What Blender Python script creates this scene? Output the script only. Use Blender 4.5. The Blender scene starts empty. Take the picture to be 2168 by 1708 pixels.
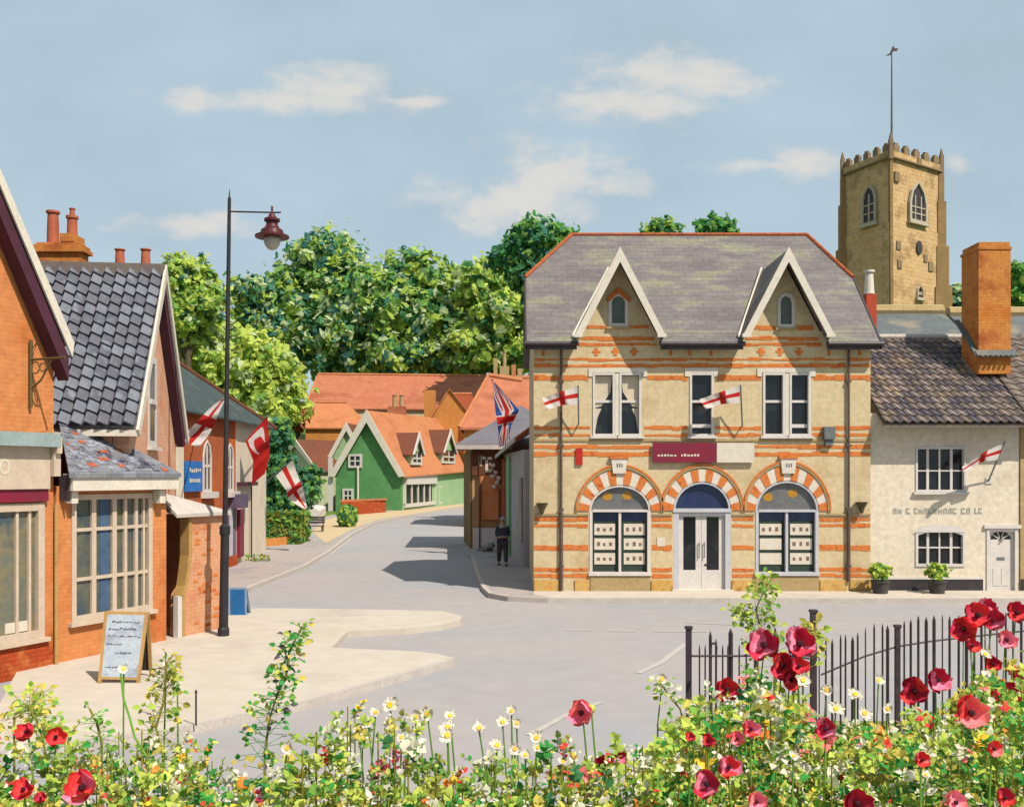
import bpy, math, random
from mathutils import Vector, Matrix, noise
from mathutils.geometry import tessellate_polygon
random.seed(7)
sc = bpy.context.scene
V = Vector
# ---------------------------------------------------------------- camera, sky, sun, exposure
FPX = 2082.0; CX = 1084.0; HZ = 1005.0; EYE = 3.4        # focal length, centre column, horizon row, eye height
cam = bpy.data.cameras.new('camera'); camo = bpy.data.objects.new('camera', cam); sc.collection.objects.link(camo)
camo.location = (0, 0, EYE); camo.rotation_euler = (math.radians(90), 0, 0)
cam.sensor_width = 36; cam.lens = FPX/2168*36; cam.shift_y = (HZ-854)/2168; cam.clip_end = 3000; cam.clip_start = .05
sc.camera = camo
SUN = V((.42, -.465, .78)).normalized()
w = bpy.data.worlds.new('World'); sc.world = w; w.use_nodes = True
nt = w.node_tree; nt.nodes.clear()
def N(t, **k):
    n = nt.nodes.new(t)
    for a, b in k.items(): setattr(n, a, b)
    return n
def L(a, b): nt.links.new(a, b)
def M(op, a, b=None, c=None):
    n = N('ShaderNodeMath', operation=op)
    for i, s in enumerate((a, b, c)):
        if s is None: continue
        if isinstance(s, (int, float)): n.inputs[i].default_value = s
        else: L(s, n.inputs[i])
    return n.outputs[0]
sky = N('ShaderNodeTexSky', sky_type='NISHITA'); sky.sun_disc = False
sky.sun_elevation = math.asin(SUN.z); sky.sun_rotation = math.atan2(SUN.x, SUN.y)
sky.air_density = 1.0; sky.dust_density = 1.4; sky.ozone_density = 1.0
tc = N('ShaderNodeTexCoord'); sep = N('ShaderNodeSeparateXYZ'); L(tc.outputs['Generated'], sep.inputs[0])
yy = M('MAXIMUM', sep.outputs[1], .02)
az = M('DIVIDE', sep.outputs[0], yy); el = M('DIVIDE', sep.outputs[2], yy)
cv = N('ShaderNodeCombineXYZ'); L(M('MULTIPLY', az, 1.0), cv.inputs[0]); L(M('MULTIPLY', el, 1.7), cv.inputs[1])
nz = N('ShaderNodeTexNoise'); nz.inputs['Scale'].default_value = 16; nz.inputs['Detail'].default_value = 8; nz.inputs['Roughness'].default_value = .62
L(cv.outputs[0], nz.inputs['Vector'])
nz2 = N('ShaderNodeTexNoise'); nz2.inputs['Scale'].default_value = 5; nz2.inputs['Detail'].default_value = 3; L(cv.outputs[0], nz2.inputs['Vector'])
CL = [(600,212,290,34),(700,188,170,48),(1330,215,210,56),(1440,165,190,66),(1160,380,150,84),(1090,432,230,60),(1700,345,90,42),(1640,352,190,20),(425,475,150,26),(470,462,60,34),(2030,345,45,24),(1290,395,90,40),(880,215,90,14)]
acc = None
for cx, cy, rx, ry in CL:
    a = M('DIVIDE', M('SUBTRACT', az, (cx-CX)/FPX), rx/FPX); b = M('DIVIDE', M('SUBTRACT', el, (HZ-cy)/FPX), ry/FPX)
    e = M('SUBTRACT', 1.0, M('SQRT', M('ADD', M('MULTIPLY', a, a), M('MULTIPLY', b, b))))
    acc = e if acc is None else M('MAXIMUM', acc, e)
val = M('ADD', acc, M('MULTIPLY', M('SUBTRACT', nz.outputs[0], .5), 3.2))
cr = N('ShaderNodeMapRange', interpolation_type='SMOOTHSTEP'); L(val, cr.inputs[0]); cr.inputs[1].default_value = -.22; cr.inputs[2].default_value = .9
cr.inputs[4].default_value = .8
hz = N('ShaderNodeMix', data_type='RGBA'); hz.inputs[0].default_value = .8; L(sky.outputs[0], hz.inputs[6]); hz.inputs[7].default_value = (6.0, 7.6, 8.6, 1)   # thin high haze
vr = N('ShaderNodeMix', data_type='RGBA', blend_type='MULTIPLY'); vr.inputs[0].default_value = 1; L(hz.outputs[2], vr.inputs[6])
rr = N('ShaderNodeMapRange'); L(nz2.outputs[0], rr.inputs[0]); rr.inputs[1].default_value = .3; rr.inputs[2].default_value = .7; rr.inputs[3].default_value = .93; rr.inputs[4].default_value = 1.07
L(rr.outputs[0], vr.inputs[7])
mx = N('ShaderNodeMix', data_type='RGBA'); L(cr.outputs[0], mx.inputs[0]); L(vr.outputs[2], mx.inputs[6]); mx.inputs[7].default_value = (8.8, 8.4, 7.8, 1)
bg = N('ShaderNodeBackground'); L(mx.outputs[2], bg.inputs[0]); bg.inputs[1].default_value = .068
wo = N('ShaderNodeOutputWorld'); L(bg.outputs[0], wo.inputs[0])
sl = bpy.data.lights.new('sun', 'SUN'); sl.energy = 4.9; sl.angle = math.radians(.5); sl.color = (1, .915, .79)
so = bpy.data.objects.new('sun', sl); sc.collection.objects.link(so); so.rotation_mode = 'QUATERNION'; so.rotation_quaternion = SUN.to_track_quat('Z', 'Y'); so.location = (20, -20, 40)
sc.view_settings.view_transform = 'Standard'; sc.view_settings.look = 'None'; sc.view_settings.exposure = .36; sc.view_settings.gamma = 1
# ---------------------------------------------------------------- materials
def lin(c): return tuple((x/255/12.92 if x/255 <= .04045 else ((x/255+.055)/1.055)**2.4) for x in c)
def mat(name, c1, c2=None, c3=None, scale=3.0, rough=.85, bump=.0, bscale=None, stretch=(1,1,1), pat=None, u=(1,0), size=(.23,.075), mortar=None, spec=.3, mo=.012, detail=5, pm=.8, transl=0, slope=None, contrast=.2, kb=.665, grain=1.0):
    m = bpy.data.materials.new(name); m.use_nodes = True; t = m.node_tree; n = t.nodes; b = n['Principled BSDF']
    b.inputs['Roughness'].default_value = rough; b.inputs['Specular IOR Level'].default_value = spec
    k = lambda c: (*(v*kb for v in lin(c)), 1)
    c2 = c2 or c1
    co = n.new('ShaderNodeTexCoord'); mp = n.new('ShaderNodeMapping'); mp.inputs['Scale'].default_value = stretch; t.links.new(co.outputs['Object'], mp.inputs[0])
    nn = n.new('ShaderNodeTexNoise'); nn.inputs['Scale'].default_value = scale; nn.inputs['Detail'].default_value = detail; nn.inputs['Roughness'].default_value = .6; t.links.new(mp.outputs[0], nn.inputs['Vector'])
    r = n.new('ShaderNodeValToRGB'); t.links.new(nn.outputs[0], r.inputs[0])
    e = r.color_ramp.elements; e[0].position = .5-contrast; e[0].color = k(c1); e[1].position = .5+contrast; e[1].color = k(c2)
    if c3: q = r.color_ramp.elements.new(.5); q.color = k(c3)
    out = r.outputs[0]
    # fine grain
    ng = n.new('ShaderNodeTexNoise'); ng.inputs['Scale'].default_value = scale*9; ng.inputs['Detail'].default_value = 3; t.links.new(co.outputs['Object'], ng.inputs['Vector'])
    mr = n.new('ShaderNodeMapRange'); mr.inputs[1].default_value = .3; mr.inputs[2].default_value = .7; mr.inputs[3].default_value = 1-.12*grain; mr.inputs[4].default_value = 1+.1*grain; t.links.new(ng.outputs[0], mr.inputs[0])
    mm = n.new('ShaderNodeMix'); mm.data_type = 'RGBA'; mm.blend_type = 'MULTIPLY'; mm.inputs[0].default_value = 1; t.links.new(out, mm.inputs[6]); t.links.new(mr.outputs[0], mm.inputs[7]); out = mm.outputs[2]
    hsrc = ng.outputs[0]
    if pat:
        dv = n.new('ShaderNodeVectorMath'); dv.operation = 'DOT_PRODUCT'; t.links.new(co.outputs['Object'], dv.inputs[0]); dv.inputs[1].default_value = (u[0], u[1], 0)
        d2 = n.new('ShaderNodeVectorMath'); d2.operation = 'DOT_PRODUCT'; t.links.new(co.outputs['Object'], d2.inputs[0]); d2.inputs[1].default_value = slope or (0, 0, 1)
        cb = n.new('ShaderNodeCombineXYZ'); t.links.new(dv.outputs['Value'], cb.inputs[0]); t.links.new(d2.outputs['Value'], cb.inputs[1])
        br = n.new('ShaderNodeTexBrick'); t.links.new(cb.outputs[0], br.inputs['Vector'])
        br.inputs['Color1'].default_value = (1,1,1,1); br.inputs['Color2'].default_value = (pm,pm,pm,1); br.inputs['Mortar'].default_value = k(mortar) if mortar else (pm*.9,pm*.88,pm*.86,1)
        br.inputs['Scale'].default_value = 1; br.inputs['Brick Width'].default_value = size[0]; br.inputs['Row Height'].default_value = size[1]; br.inputs['Mortar Size'].default_value = mo; br.inputs['Bias'].default_value = -.1
        m2 = n.new('ShaderNodeMix'); m2.data_type = 'RGBA'; m2.blend_type = 'MULTIPLY'; m2.inputs[0].default_value = 1; t.links.new(out, m2.inputs[6]); t.links.new(br.outputs[0], m2.inputs[7]); out = m2.outputs[2]
        if mortar:
            m3 = n.new('ShaderNodeMix'); m3.data_type = 'RGBA'; t.links.new(br.outputs['Fac'], m3.inputs[0]); t.links.new(out, m3.inputs[6]); m3.inputs[7].default_value = k(mortar); out = m3.outputs[2]
    t.links.new(out, b.inputs['Base Color'])
    if bump:
        bp = n.new('ShaderNodeBump'); bp.inputs['Strength'].default_value = bump; bp.inputs['Distance'].default_value = .02
        if pat: t.links.new(br.outputs['Fac'], bp.inputs['Height']); bp.invert = True
        else: t.links.new(hsrc, bp.inputs['Height'])
        t.links.new(bp.outputs[0], b.inputs['Normal'])
    if transl:
        tr = n.new('ShaderNodeBsdfTranslucent'); ms = n.new('ShaderNodeMixShader'); ms.inputs[0].default_value = transl
        t.links.new(out, tr.inputs[0]); t.links.new(b.outputs[0], ms.inputs[1]); t.links.new(tr.outputs[0], ms.inputs[2]); t.links.new(ms.outputs[0], n['Material Output'].inputs[0])
    return m
# ---------------------------------------------------------------- mesh builder
class MB:
    def __init__(s): s.v = []; s.f = []; s.m = []; s.mi = 0
    def add(s, vs, fs):
        o = len(s.v); s.v += [tuple(p) for p in vs]; s.f += [tuple(i+o for i in f) for f in fs]; s.m += [s.mi]*len(fs); return s
    def box(s, a, b):
        x0,y0,z0 = a; x1,y1,z1 = b
        return s.add([(x0,y0,z0),(x1,y0,z0),(x1,y1,z0),(x0,y1,z0),(x0,y0,z1),(x1,y0,z1),(x1,y1,z1),(x0,y1,z1)],
                     [(0,3,2,1),(4,5,6,7),(0,1,5,4),(1,2,6,5),(2,3,7,6),(3,0,4,7)])
    def hexa(s, b4, t4):
        return s.add(list(b4)+list(t4), [(0,3,2,1),(4,5,6,7),(0,1,5,4),(1,2,6,5),(2,3,7,6),(3,0,4,7)])
    def prism(s, pts, ex):                       # any flat outline pushed along ex
        pts = [V(p) for p in pts]; ex = V(ex); n = len(pts)
        tri = tessellate_polygon([pts]); s.add(pts+[p+ex for p in pts], [tuple(t) for t in tri]+[tuple(i+n for i in reversed(t)) for t in tri]+[(i,(i+1)%n,(i+1)%n+n,i+n) for i in range(n)])
        return s
    def quad(s, *p): return s.add(p, [tuple(range(len(p)))])
    def tube(s, path, r, k=8, cap=True):
        path = [V(p) for p in path]; n = len(path); rs = r if isinstance(r, (list,tuple)) else [r]*n
        o = []; up = V((0,0,1))
        for i,p in enumerate(path):
            t = (path[min(i+1,n-1)]-path[max(i-1,0)]).normalized()
            a = t.cross(up if abs(t.z) < .95 else V((1,0,0))).normalized(); b = t.cross(a)
            o += [p+(a*math.cos(2*math.pi*j/k)+b*math.sin(2*math.pi*j/k))*rs[i] for j in range(k)]
        f = [(i*k+j, i*k+(j+1)%k, (i+1)*k+(j+1)%k, (i+1)*k+j) for i in range(n-1) for j in range(k)]
        if cap: f += [tuple(range(k-1,-1,-1)), tuple((n-1)*k+j for j in range(k))]
        return s.add(o, f)
    def lathe(s, c, prof, k=16):
        c = V(c); o = [c+V((r*math.cos(2*math.pi*j/k), r*math.sin(2*math.pi*j/k), z)) for r,z in prof for j in range(k)]
        n = len(prof); f = [(i*k+j, i*k+(j+1)%k, (i+1)*k+(j+1)%k, (i+1)*k+j) for i in range(n-1) for j in range(k)]
        f += [tuple(range(k-1,-1,-1)), tuple((n-1)*k+j for j in range(k))]
        return s.add(o, f)
ORG = {}
def link(o, parent, loc):
    sc.collection.objects.link(o)
    if parent is not None: o.parent = parent; ORG[o.name] = ORG[parent.name]; o.location = (0,0,0)
    else: o.location = loc; ORG[o.name] = V(loc)
def build(name, mb, mats, parent=None, loc=(0,0,0), smooth=False):
    if not isinstance(mats, (list,tuple)): mats = [mats]
    org = ORG[parent.name] if parent is not None else V(loc)
    me = bpy.data.meshes.new(name); me.from_pydata([tuple(V(p)-org) for p in mb.v], [], mb.f)
    for m in mats: me.materials.append(m)
    me.polygons.foreach_set('material_index', mb.m)
    if smooth: me.polygons.foreach_set('use_smooth', [True]*len(me.polygons))
    me.update(); o = bpy.data.objects.new(name, me); link(o, parent, loc); return o
def tag(o, label=None, cat=None, group=None, kind=None):
    for k, v in (('label',label),('category',cat),('group',group),('kind',kind)):
        if v: o[k] = v
    return o
def thing(name, label, cat, loc=(0,0,0), group=None):
    o = bpy.data.objects.new(name, None); o.empty_display_size = .3; link(o, None, loc); return tag(o, label, cat, group)
def copy_tree(o, loc=None, label=None, scale=None, rz=None, parent=None):
    c = o.copy(); sc.collection.objects.link(c)
    if parent is not None: c.parent = parent
    else:
        c.location = loc; c['label'] = label
        if scale: c.scale = (scale,)*3
        if rz is not None: c.rotation_euler = (0,0,rz)
    for ch in list(o.children): copy_tree(ch, parent=c)
    return c
def P(x, y, d): return V(((x-CX)/FPX*d, d, EYE-(y-HZ)/FPX*d))
def G(x, y, z=0.0): d = (EYE-z)*FPX/(y-HZ); return V(((x-CX)/FPX*d, d, z))
class Fc:                                         # a vertical wall plane through two plan points
    def __init__(s, p0, p1):
        s.p0 = V(p0); s.d = (V(p1)-s.p0); s.len = s.d.length; s.d.normalize(); s.n = V((s.d.y, -s.d.x))
        if s.n.dot(-s.p0) < 0: s.n = -s.n
    def at(s, u, z, n=0.0): p = s.p0+s.d*u+s.n*n; return V((p.x, p.y, z))
    def u(s, x):
        k = (x-CX)/FPX; return (k*s.p0.y-s.p0.x)/(s.d.x-k*s.d.y)
    def z(s, x, y): d = s.p0.y+s.d.y*s.u(x); return EYE-(y-HZ)/FPX*d
    def uz(s, x, y): return (s.u(x), s.z(x, y))
    def rect(s, x0, y0, x1, y1):
        xm = (x0+x1)/2; return s.u(x0), s.u(x1), s.z(xm, y1), s.z(xm, y0)
    def box(s, mb, u0, u1, z0, z1, n0, n1):
        return mb.hexa([s.at(u0,z0,n1), s.at(u1,z0,n1), s.at(u1,z0,n0), s.at(u0,z0,n0)], [s.at(u0,z1,n1), s.at(u1,z1,n1), s.at(u1,z1,n0), s.at(u0,z1,n0)])
    def poly(s, mb, uz, n0, n1): return mb.prism([s.at(u,z,n0) for u,z in uz], s.at(0,0,n1)-s.at(0,0,n0))
    def wall(s, mb, outline, holes, t=.3):
        loops = [outline]+holes; tri = tessellate_polygon([[V((u,z,0)) for u,z in l] for l in loops])
        flat = [q for l in loops for q in l]; mb.add([s.at(u,z,0) for u,z in flat], [tuple(q) for q in tri])
        for l in loops:
            n = len(l); mb.add([s.at(u,z,0) for u,z in l]+[s.at(u,z,-t) for u,z in l], [(i,(i+1)%n,(i+1)%n+n,i+n) for i in range(n)])
        o = outline; tr = tessellate_polygon([[V((u,z,0)) for u,z in o]]); mb.add([s.at(u,z,-t) for u,z in o], [tuple(q) for q in tr])
def R4(u0, u1, z0, z1): return [(u0,z0),(u1,z0),(u1,z1),(u0,z1)]
def win(parent, fc, r, cols=(.5,), rows=(.5,), fw=.06, bw=.03, set_=-.12, mf=None, mg=None, sill=True, ms=None, label=None, proud=.03, opened=0, name='window'):
    """frame + glazing bars as one mesh; pane and sill are its sub-parts"""
    u0,u1,z0,z1 = r; 
    if u0 > u1: u0,u1 = u1,u0
    m = MB(); W = u1-u0; H = z1-z0
    e = .002
    fc.box(m, u0+e, u0+fw, z0, z1, set_-.03, proud); fc.box(m, u1-fw, u1-e, z0, z1, set_-.03, proud)
    fc.box(m, u0+fw, u1-fw, z0+e, z0+fw, set_-.03, proud-.002); fc.box(m, u0+fw, u1-fw, z1-fw, z1-e, set_-.03, proud-.002)
    for c in cols: c, b_ = (c if isinstance(c, tuple) else (c, bw)); fc.box(m, u0+c*W-b_/2, u0+c*W+b_/2, z0+fw, z1-fw, set_-.02, set_+.05)
    for c in rows: fc.box(m, u0+fw, u1-fw, z0+c*H-bw/2, z0+c*H+bw/2, set_-.018, set_+.047)
    o = build(name, m, mf, parent)
    if label: o['label'] = label
    g = MB(); fc.box(g, u0+fw*.5, u1-fw*.5, z0+fw*.5+opened, z1-fw*.5, set_-.012, set_)
    build('pane', g, mg, o)
    if sill: g = MB(); fc.box(g, u0-.07, u1+.07, z0-.07, z0-.001, -.05, .1); build('sill', g, ms or mf, o)
    return o
def slab(pts, th=.09):                             # sloping roof sheet with thickness, pts in plan order
    m = MB(); return m.prism(pts, (0,0,-th))
def pantiles(mb, a, b, c, d, nc, nr, amp=.045, step=.05, k=6, tints=1):   # a-b eave, d-c ridge
    a,b,c,d = map(V, (a,b,c,d)); nrm = (b-a).cross(d-a).normalized()
    if nrm.z < 0: nrm = -nrm
    vs = []; fs = []; ms = []; cols = nc*k
    def pt(s_, t_, h): return a.lerp(b, s_).lerp(d.lerp(c, s_), t_)+nrm*h
    for r in range(nr):
        base = len(vs)
        for e, (t_, h) in enumerate(((r/nr-.004, step), ((r+1)/nr, .0))):
            for i in range(cols+1):
                ph = i/k; fr = ph % 1; wv = amp*(math.sin(fr*2*math.pi)+.35*math.sin(fr*4*math.pi)) 
                vs.append(pt(i/cols, t_, h+wv+.05+random.uniform(-.004,.004)))
        tt = [random.randrange(tints) for _ in range(nc)]
        for i in range(cols):
            fs.append((base+i, base+i+1, base+cols+1+i+1, base+cols+1+i)); ms.append(tt[i//k])
        for i in range(cols+1): vs.append(vs[base+i]-nrm*(step*.9))
        for i in range(cols): fs.append((base+i, base+2*(cols+1)+i, base+2*(cols+1)+i+1, base+i+1)); ms.append(0)
    mb.add(vs, fs); mb.m[-len(ms):] = ms
def leaves(mb, cen, nrm, size, nm, k=5, jag=.25):
    """one leaf face"""
    a = nrm.orthogonal().normalized(); b = nrm.cross(a); ph = random.random()*6.28; a, b = a*math.cos(ph)+b*math.sin(ph), b*math.cos(ph)-a*math.sin(ph)
    ps = []
    for j in range(k):
        an = 2*math.pi*j/k; r = size*(1+random.uniform(-jag,jag)); ps.append(cen+a*math.cos(an)*r*1.2+b*math.sin(an)*r*.68+nrm*random.uniform(-.12,.12)*size)
    mb.mi = nm; mb.quad(*ps)
def leaf2(mb, p, d, n, size, mi, w=.42):
    """a folded leaf: two halves meeting at the midrib"""
    d = d.normalized(); s = d.cross(n); s = s.normalized() if s.length > 1e-3 else d.orthogonal().normalized(); u = s.cross(d); L_ = size*2; W_ = size*2*w*random.uniform(.8,1.2); f = random.uniform(.1,.45)*W_; dr = -random.uniform(.0,.35)*L_
    m1 = p+d*L_*.35; m2 = p+d*L_*.7+u*dr*.3; tip = p+d*L_+u*dr
    o = [p, m1, m2, tip, p+d*L_*.3+s*W_+u*f, p+d*L_*.66+s*W_*.8+u*(f+dr*.3), p+d*L_*.3-s*W_+u*f, p+d*L_*.66-s*W_*.8+u*(f+dr*.3)]
    mb.mi = mi; mb.add(o, [(0,1,4),(1,2,5,4),(2,3,5),(0,6,1),(1,6,7,2),(2,7,3)])
def sprig(mb, p, d, ln_, n, size, mi, smi, mix=None):
    d = V(d).normalized(); q = p+d*ln_+V((0,0,-.1*ln_)); mb.mi = smi; mb.tube([p, q], [.0022,.0012], 3, False); ph = random.random()*6.28
    for k in range(n):
        t = (k+.6)/n; a = d.orthogonal().normalized(); a = Matrix.Rotation(ph+k*2.4,3,d)@a; leaf2(mb, p.lerp(q,t), a*.8+d*.6, (V((0,-.5,1))+rdir()*.6).normalized(), size*random.uniform(.65,1.2)*(1.1-.4*t), mi if mix is None or random.random() < .75 else random.choice(mix))
def rdir():
    while True:
        p = V((random.uniform(-1,1), random.uniform(-1,1), random.uniform(-1,1)))
        if .05 < p.length < 1: return p.normalized()
def crown(blobs, n, size, nm, per=7, core=True, wts=None, k=5):
    mb = MB(); tot = sum(b[3]**2 for b in blobs)
    for b in blobs:
        c = V(b[:3]); r = b[3]; sq = b[4] if len(b) > 4 else 1
        for _ in range(max(1,int(n*b[3]**2/tot))):
            d = rdir(); q = random.random(); rad = r*(random.uniform(.74,1.0) if q < .68 else random.uniform(.45,.74) if q < .84 else random.uniform(1.0,1.2))
            rad *= 1+.4*noise.noise(d*2.7+c*.13); out = q >= .84
            p = c+V((d.x*rad, d.y*rad, d.z*rad*sq)); mi = random.choices(range(nm), weights=wts)[0]
            for _ in range(per if not out else 3):
                pp = p+rdir()*random.random()*r*.17
                leaves(mb, pp, (d*.6+SUN*.35+rdir()*.7).normalized(), size*random.uniform(.5,1.3)*(.7 if out else 1), mi if random.random() < .8 else random.randrange(nm), k)
        if core:
            for _ in range(int(n*b[3]**2/tot*1.2)):
                d = rdir(); rad = r*random.uniform(.25,.6); leaves(mb, c+V((d.x*rad,d.y*rad,d.z*rad*sq)), (d+rdir()*.4).normalized(), size*2.0, random.randrange(nm), k)
    return mb
# ---------------------------------------------------------------- palette
m_road = mat('asphalt', (184,176,174), (166,170,176), (178,172,172), .22, .95, .2, grain=.4, detail=7)
m_pave = mat('pale_paving', (208,196,180), (196,184,172), (214,203,188), .35, .9, .2, grain=.5)
m_pave2 = mat('grey_paving', (178,170,168), (160,156,160), (186,174,168), .8, .9, .3)
m_sand = mat('sandy_path', (222,196,150), (208,184,150), None, 1, .9, .2)
m_kerb = mat('kerb_stone', (214,204,194), (196,186,180), None, 3, .85, .3)
m_mark = mat('worn_road_paint', (212,204,196), (190,182,176), None, 6, .8)
m_patch = mat('dark_patch', (128,122,120), (150,142,140), None, 1.5, .9, .2)
m_grass = mat('grass', (112,140,50), (150,170,70), (90,120,40), .4, .95, .4)
m_cream = mat('buff_brick', (222,200,156), (208,182,138), (228,208,168), .8, .9, .15, pat=1, u=(1,0), size=(.225,.075), mo=.004, pm=.98)
m_orange = mat('red_brick_dressing', (220,112,44), (196,84,30), (228,138,70), 5, .85, .2)
m_ochre = mat('ochre_stone', (206,146,60), (186,128,56), (222,182,110), 3.2, .9, .25)
m_stone = mat('beige_stone', (196,170,122), (178,154,112), None, 1.6, .9, .25, stretch=(1,1,4))
m_white = mat('white_paint', (236,228,220), (222,214,210), None, 4, .5)
m_barge = mat('cream_bargeboard', (242,232,216), (226,216,202), None, 3, .6)
m_slate = mat('weathered_slate', (122,112,114), (156,154,126), (134,126,126), .8, .6, .5, stretch=(.7,1,2.5), pat=1, u=(1,0), slope=(0,.707,.707), size=(.34,.2), pm=.82, mo=.008, contrast=.16)
m_ridge = mat('terracotta_ridge', (196,104,62), (170,86,52), None, 4, .85)
m_lead = mat('dark_gutter', (62,54,62), (84,74,78), None, 5, .5)
m_pipe = mat('rusty_iron_pipe', (92,76,74), (112,92,84), None, 5, .6)
m_glass = mat('dark_glass', (34,38,42), (56,60,60), (26,30,36), 1.6, .12, spec=.5)
m_gglass = mat('green_tinted_glass', (92,104,92), (66,78,70), None, 2.5, .2, spec=.5)
m_bglass = mat('blue_blind_glass', (46,62,104), (62,78,116), (38,50,90), 1.6, .25, spec=.5)
m_grglass = mat('grey_blind_glass', (112,110,112), (92,92,102), (122,122,122), 1.4, .3, spec=.5)
m_gold = mat('gold_roundel', (204,150,48), (176,128,44), None, 5, .6)
m_curt = mat('cream_curtain', (232,216,190), (214,198,176), None, 5, .9)
m_dgreen = mat('dark_green_board', (44,60,52), (58,74,64), None, 5, .6)
m_card = mat('white_card', (238,230,216), (226,212,190), None, 6, .7)
m_dab = mat('brown_print', (150,118,96), (120,96,92), None, 9, .8)
m_red = mat('red_paint', (206,44,36), (190,34,34), None, 5, .6)
m_crim = mat('crimson_sign_paint', (150,28,58), (126,44,66), None, 2.5, .5)
m_olive = mat('olive_iron', (112,98,56), (92,84,52), None, 5, .6)
m_grey = mat('grey_metal', (130,138,142), (96,100,100), None, 4, .5)
m_black = mat('black_paint', (40,38,42), (58,54,60), None, 5, .55)
m_bluish = mat('pale_sash_paint', (214,214,220), (200,200,208), None, 3, .5)
m_render = mat('cream_render', (238,222,198), (226,210,186), (242,228,206), .8, .9, .25)
m_pantile2 = mat('brown_pantile', (140,124,112), (152,132,110), (120,108,104), 1.0, .85, .25)
m_pt2b = mat('brown_pantile_pale', (164,142,128), (176,150,124), (142,130,130), 1.0, .85, .25); m_pt2c = mat('brown_pantile_dark', (112,98,104), (130,108,98), (94,90,100), 1.0, .85, .25)
m_chim = mat('orange_chimney_brick', (214,122,44), (184,92,46), (226,150,74), 1.4, .9, .3, pat=1, u=(1,.6), size=(.23,.08), pm=.85, mo=.008)
m_greenslate = mat('mottled_slate', (118,122,120), (146,138,122), (100,108,112), .7, .8, .3)
m_plinth = mat('black_plinth', (52,48,54), (70,64,68), None, 4, .7)
LEAF = lambda nm, c, c2=None: mat(nm, c, c2 or tuple(int(v*.8) for v in c), None, 2.0, .8, transl=.3, kb=.95)
lg1 = LEAF('leaf_yellow_green', (176,200,84)); lg2 = LEAF('leaf_bright_green', (124,172,72)); lg3 = LEAF('leaf_dark_green', (62,124,76)); lg4 = LEAF('leaf_blue_green', (58,112,104)); lg5 = LEAF('leaf_pale_green', (198,212,160)); lg6 = LEAF('leaf_olive', (158,156,66)); lg7 = LEAF('leaf_vivid_green', (66,160,72)); lg8 = LEAF('leaf_lime', (206,218,100)); lg9 = LEAF('leaf_gold', (220,200,96)); lg10 = LEAF('leaf_cream', (236,232,206)); lg11 = LEAF('leaf_purple_grey', (98,84,98))
TL = lambda nm, c, c2=None: mat(nm, c, c2 or tuple(int(v*.85) for v in c), None, .6, .85, transl=.5, kb=1.05)
tl1 = TL('tree_yellow_green', (184,206,96)); tl2 = TL('tree_mid_green', (138,182,90)); tl3 = TL('tree_deep_green', (86,146,96)); tl4 = TL('tree_blue_green', (84,140,130)); tl5 = TL('tree_pale_green', (206,220,172)); tl8 = TL('tree_lime', (208,222,108)); tl7 = TL('tree_vivid_green', (84,166,84))
# ---------------------------------------------------------------- ground
def flat(name, pts, m, z, th=.0, kind='structure'):
    mb = MB(); pts = [V((p[0], p[1], z)) for p in pts]
    if th: mb.prism(pts, (0,0,-th))
    else: mb.add(pts, [tuple(t) for t in tessellate_polygon([pts])])
    return tag(build(name, mb, m), kind=kind)
flat('ground', [(-900,-60),(900,-60),(900,1500),(-900,1500)], m_grass, -.03)
road_px = [G(x, y) for x, y in [(520,1243),(640,1197),(690,1168),(742,1130),(790,1106),(870,1092),(958,1079),(1010,1072)]]
flat('road', [(-12,2),(45,2),(45,60),(9,60),(2,75),(3,100)]+[p[:2] for p in reversed(road_px)]+[(-9.5,29.5),(-16,20)], m_road, -.004)
KZ = .12
def slabk(name, px, m, z=KZ, kerb=None, kw=.14):   # raised pavement with a kerb strip along part of its edge
    pts = [G(x,y,z) if len((x,y)) == 2 and y > 60 else V((x,y,z)) for x,y in px]
    o = flat(name, pts, m, z, z+.03)
    if kerb:
        mb = MB(); n = len(kerb)
        k = [G(x,y,z) if y > 60 else V((x,y,z)) for x,y in kerb]
        for i in range(n-1):
            a, b = k[i], k[i+1]; d = (b-a).normalized(); s = V((d.y,-d.x,0))
            if i < n-2: d2 = (k[i+2]-b).normalized(); s2 = (s+V((d2.y,-d2.x,0))).normalized()
            else: s2 = s
            if i: d0 = (a-k[i-1]).normalized(); s1 = (s+V((d0.y,-d0.x,0))).normalized()
            else: s1 = s
            lo = -(z+.02)
            mb.hexa([a+V((0,0,lo)), b+V((0,0,lo)), b+s2*kw+V((0,0,lo)), a+s1*kw+V((0,0,lo))], [a+V((0,0,.006)), b+V((0,0,.006)), b+s2*kw+V((0,0,.006)), a+s1*kw+V((0,0,.006))])
        tag(build('kerb', mb, m_kerb), kind='structure')
    return o
# left forecourt with its two rounded noses and the drop between them
slabk('pavement', [(-60,1600),(0,1586),(350,1541),(640,1481),(860,1420),(935,1398),(952,1390),(930,1384),(880,1378),(760,1373),(702,1370),(736,1336),(860,1330),(935,1322),(975,1312),(978,1304),(940,1293),(760,1289),(600,1287),(520,1287),(360,1290),(100,1300)], m_pave,
      kerb=[(-60,1600),(0,1586),(350,1541),(640,1481),(860,1420),(935,1398),(952,1390)], kw=.1)
# dark kerb face at the end of the drop
mb = MB(); a, b = G(702,1370), G(736,1336); mb.prism([a+V((.02,0,0)), b+V((.02,0,0)), b+V((.02,0,.118)), a+V((.02,0,.118))], (.05,0,0)); tag(build('kerb_face', mb, m_black), kind='structure')
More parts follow.
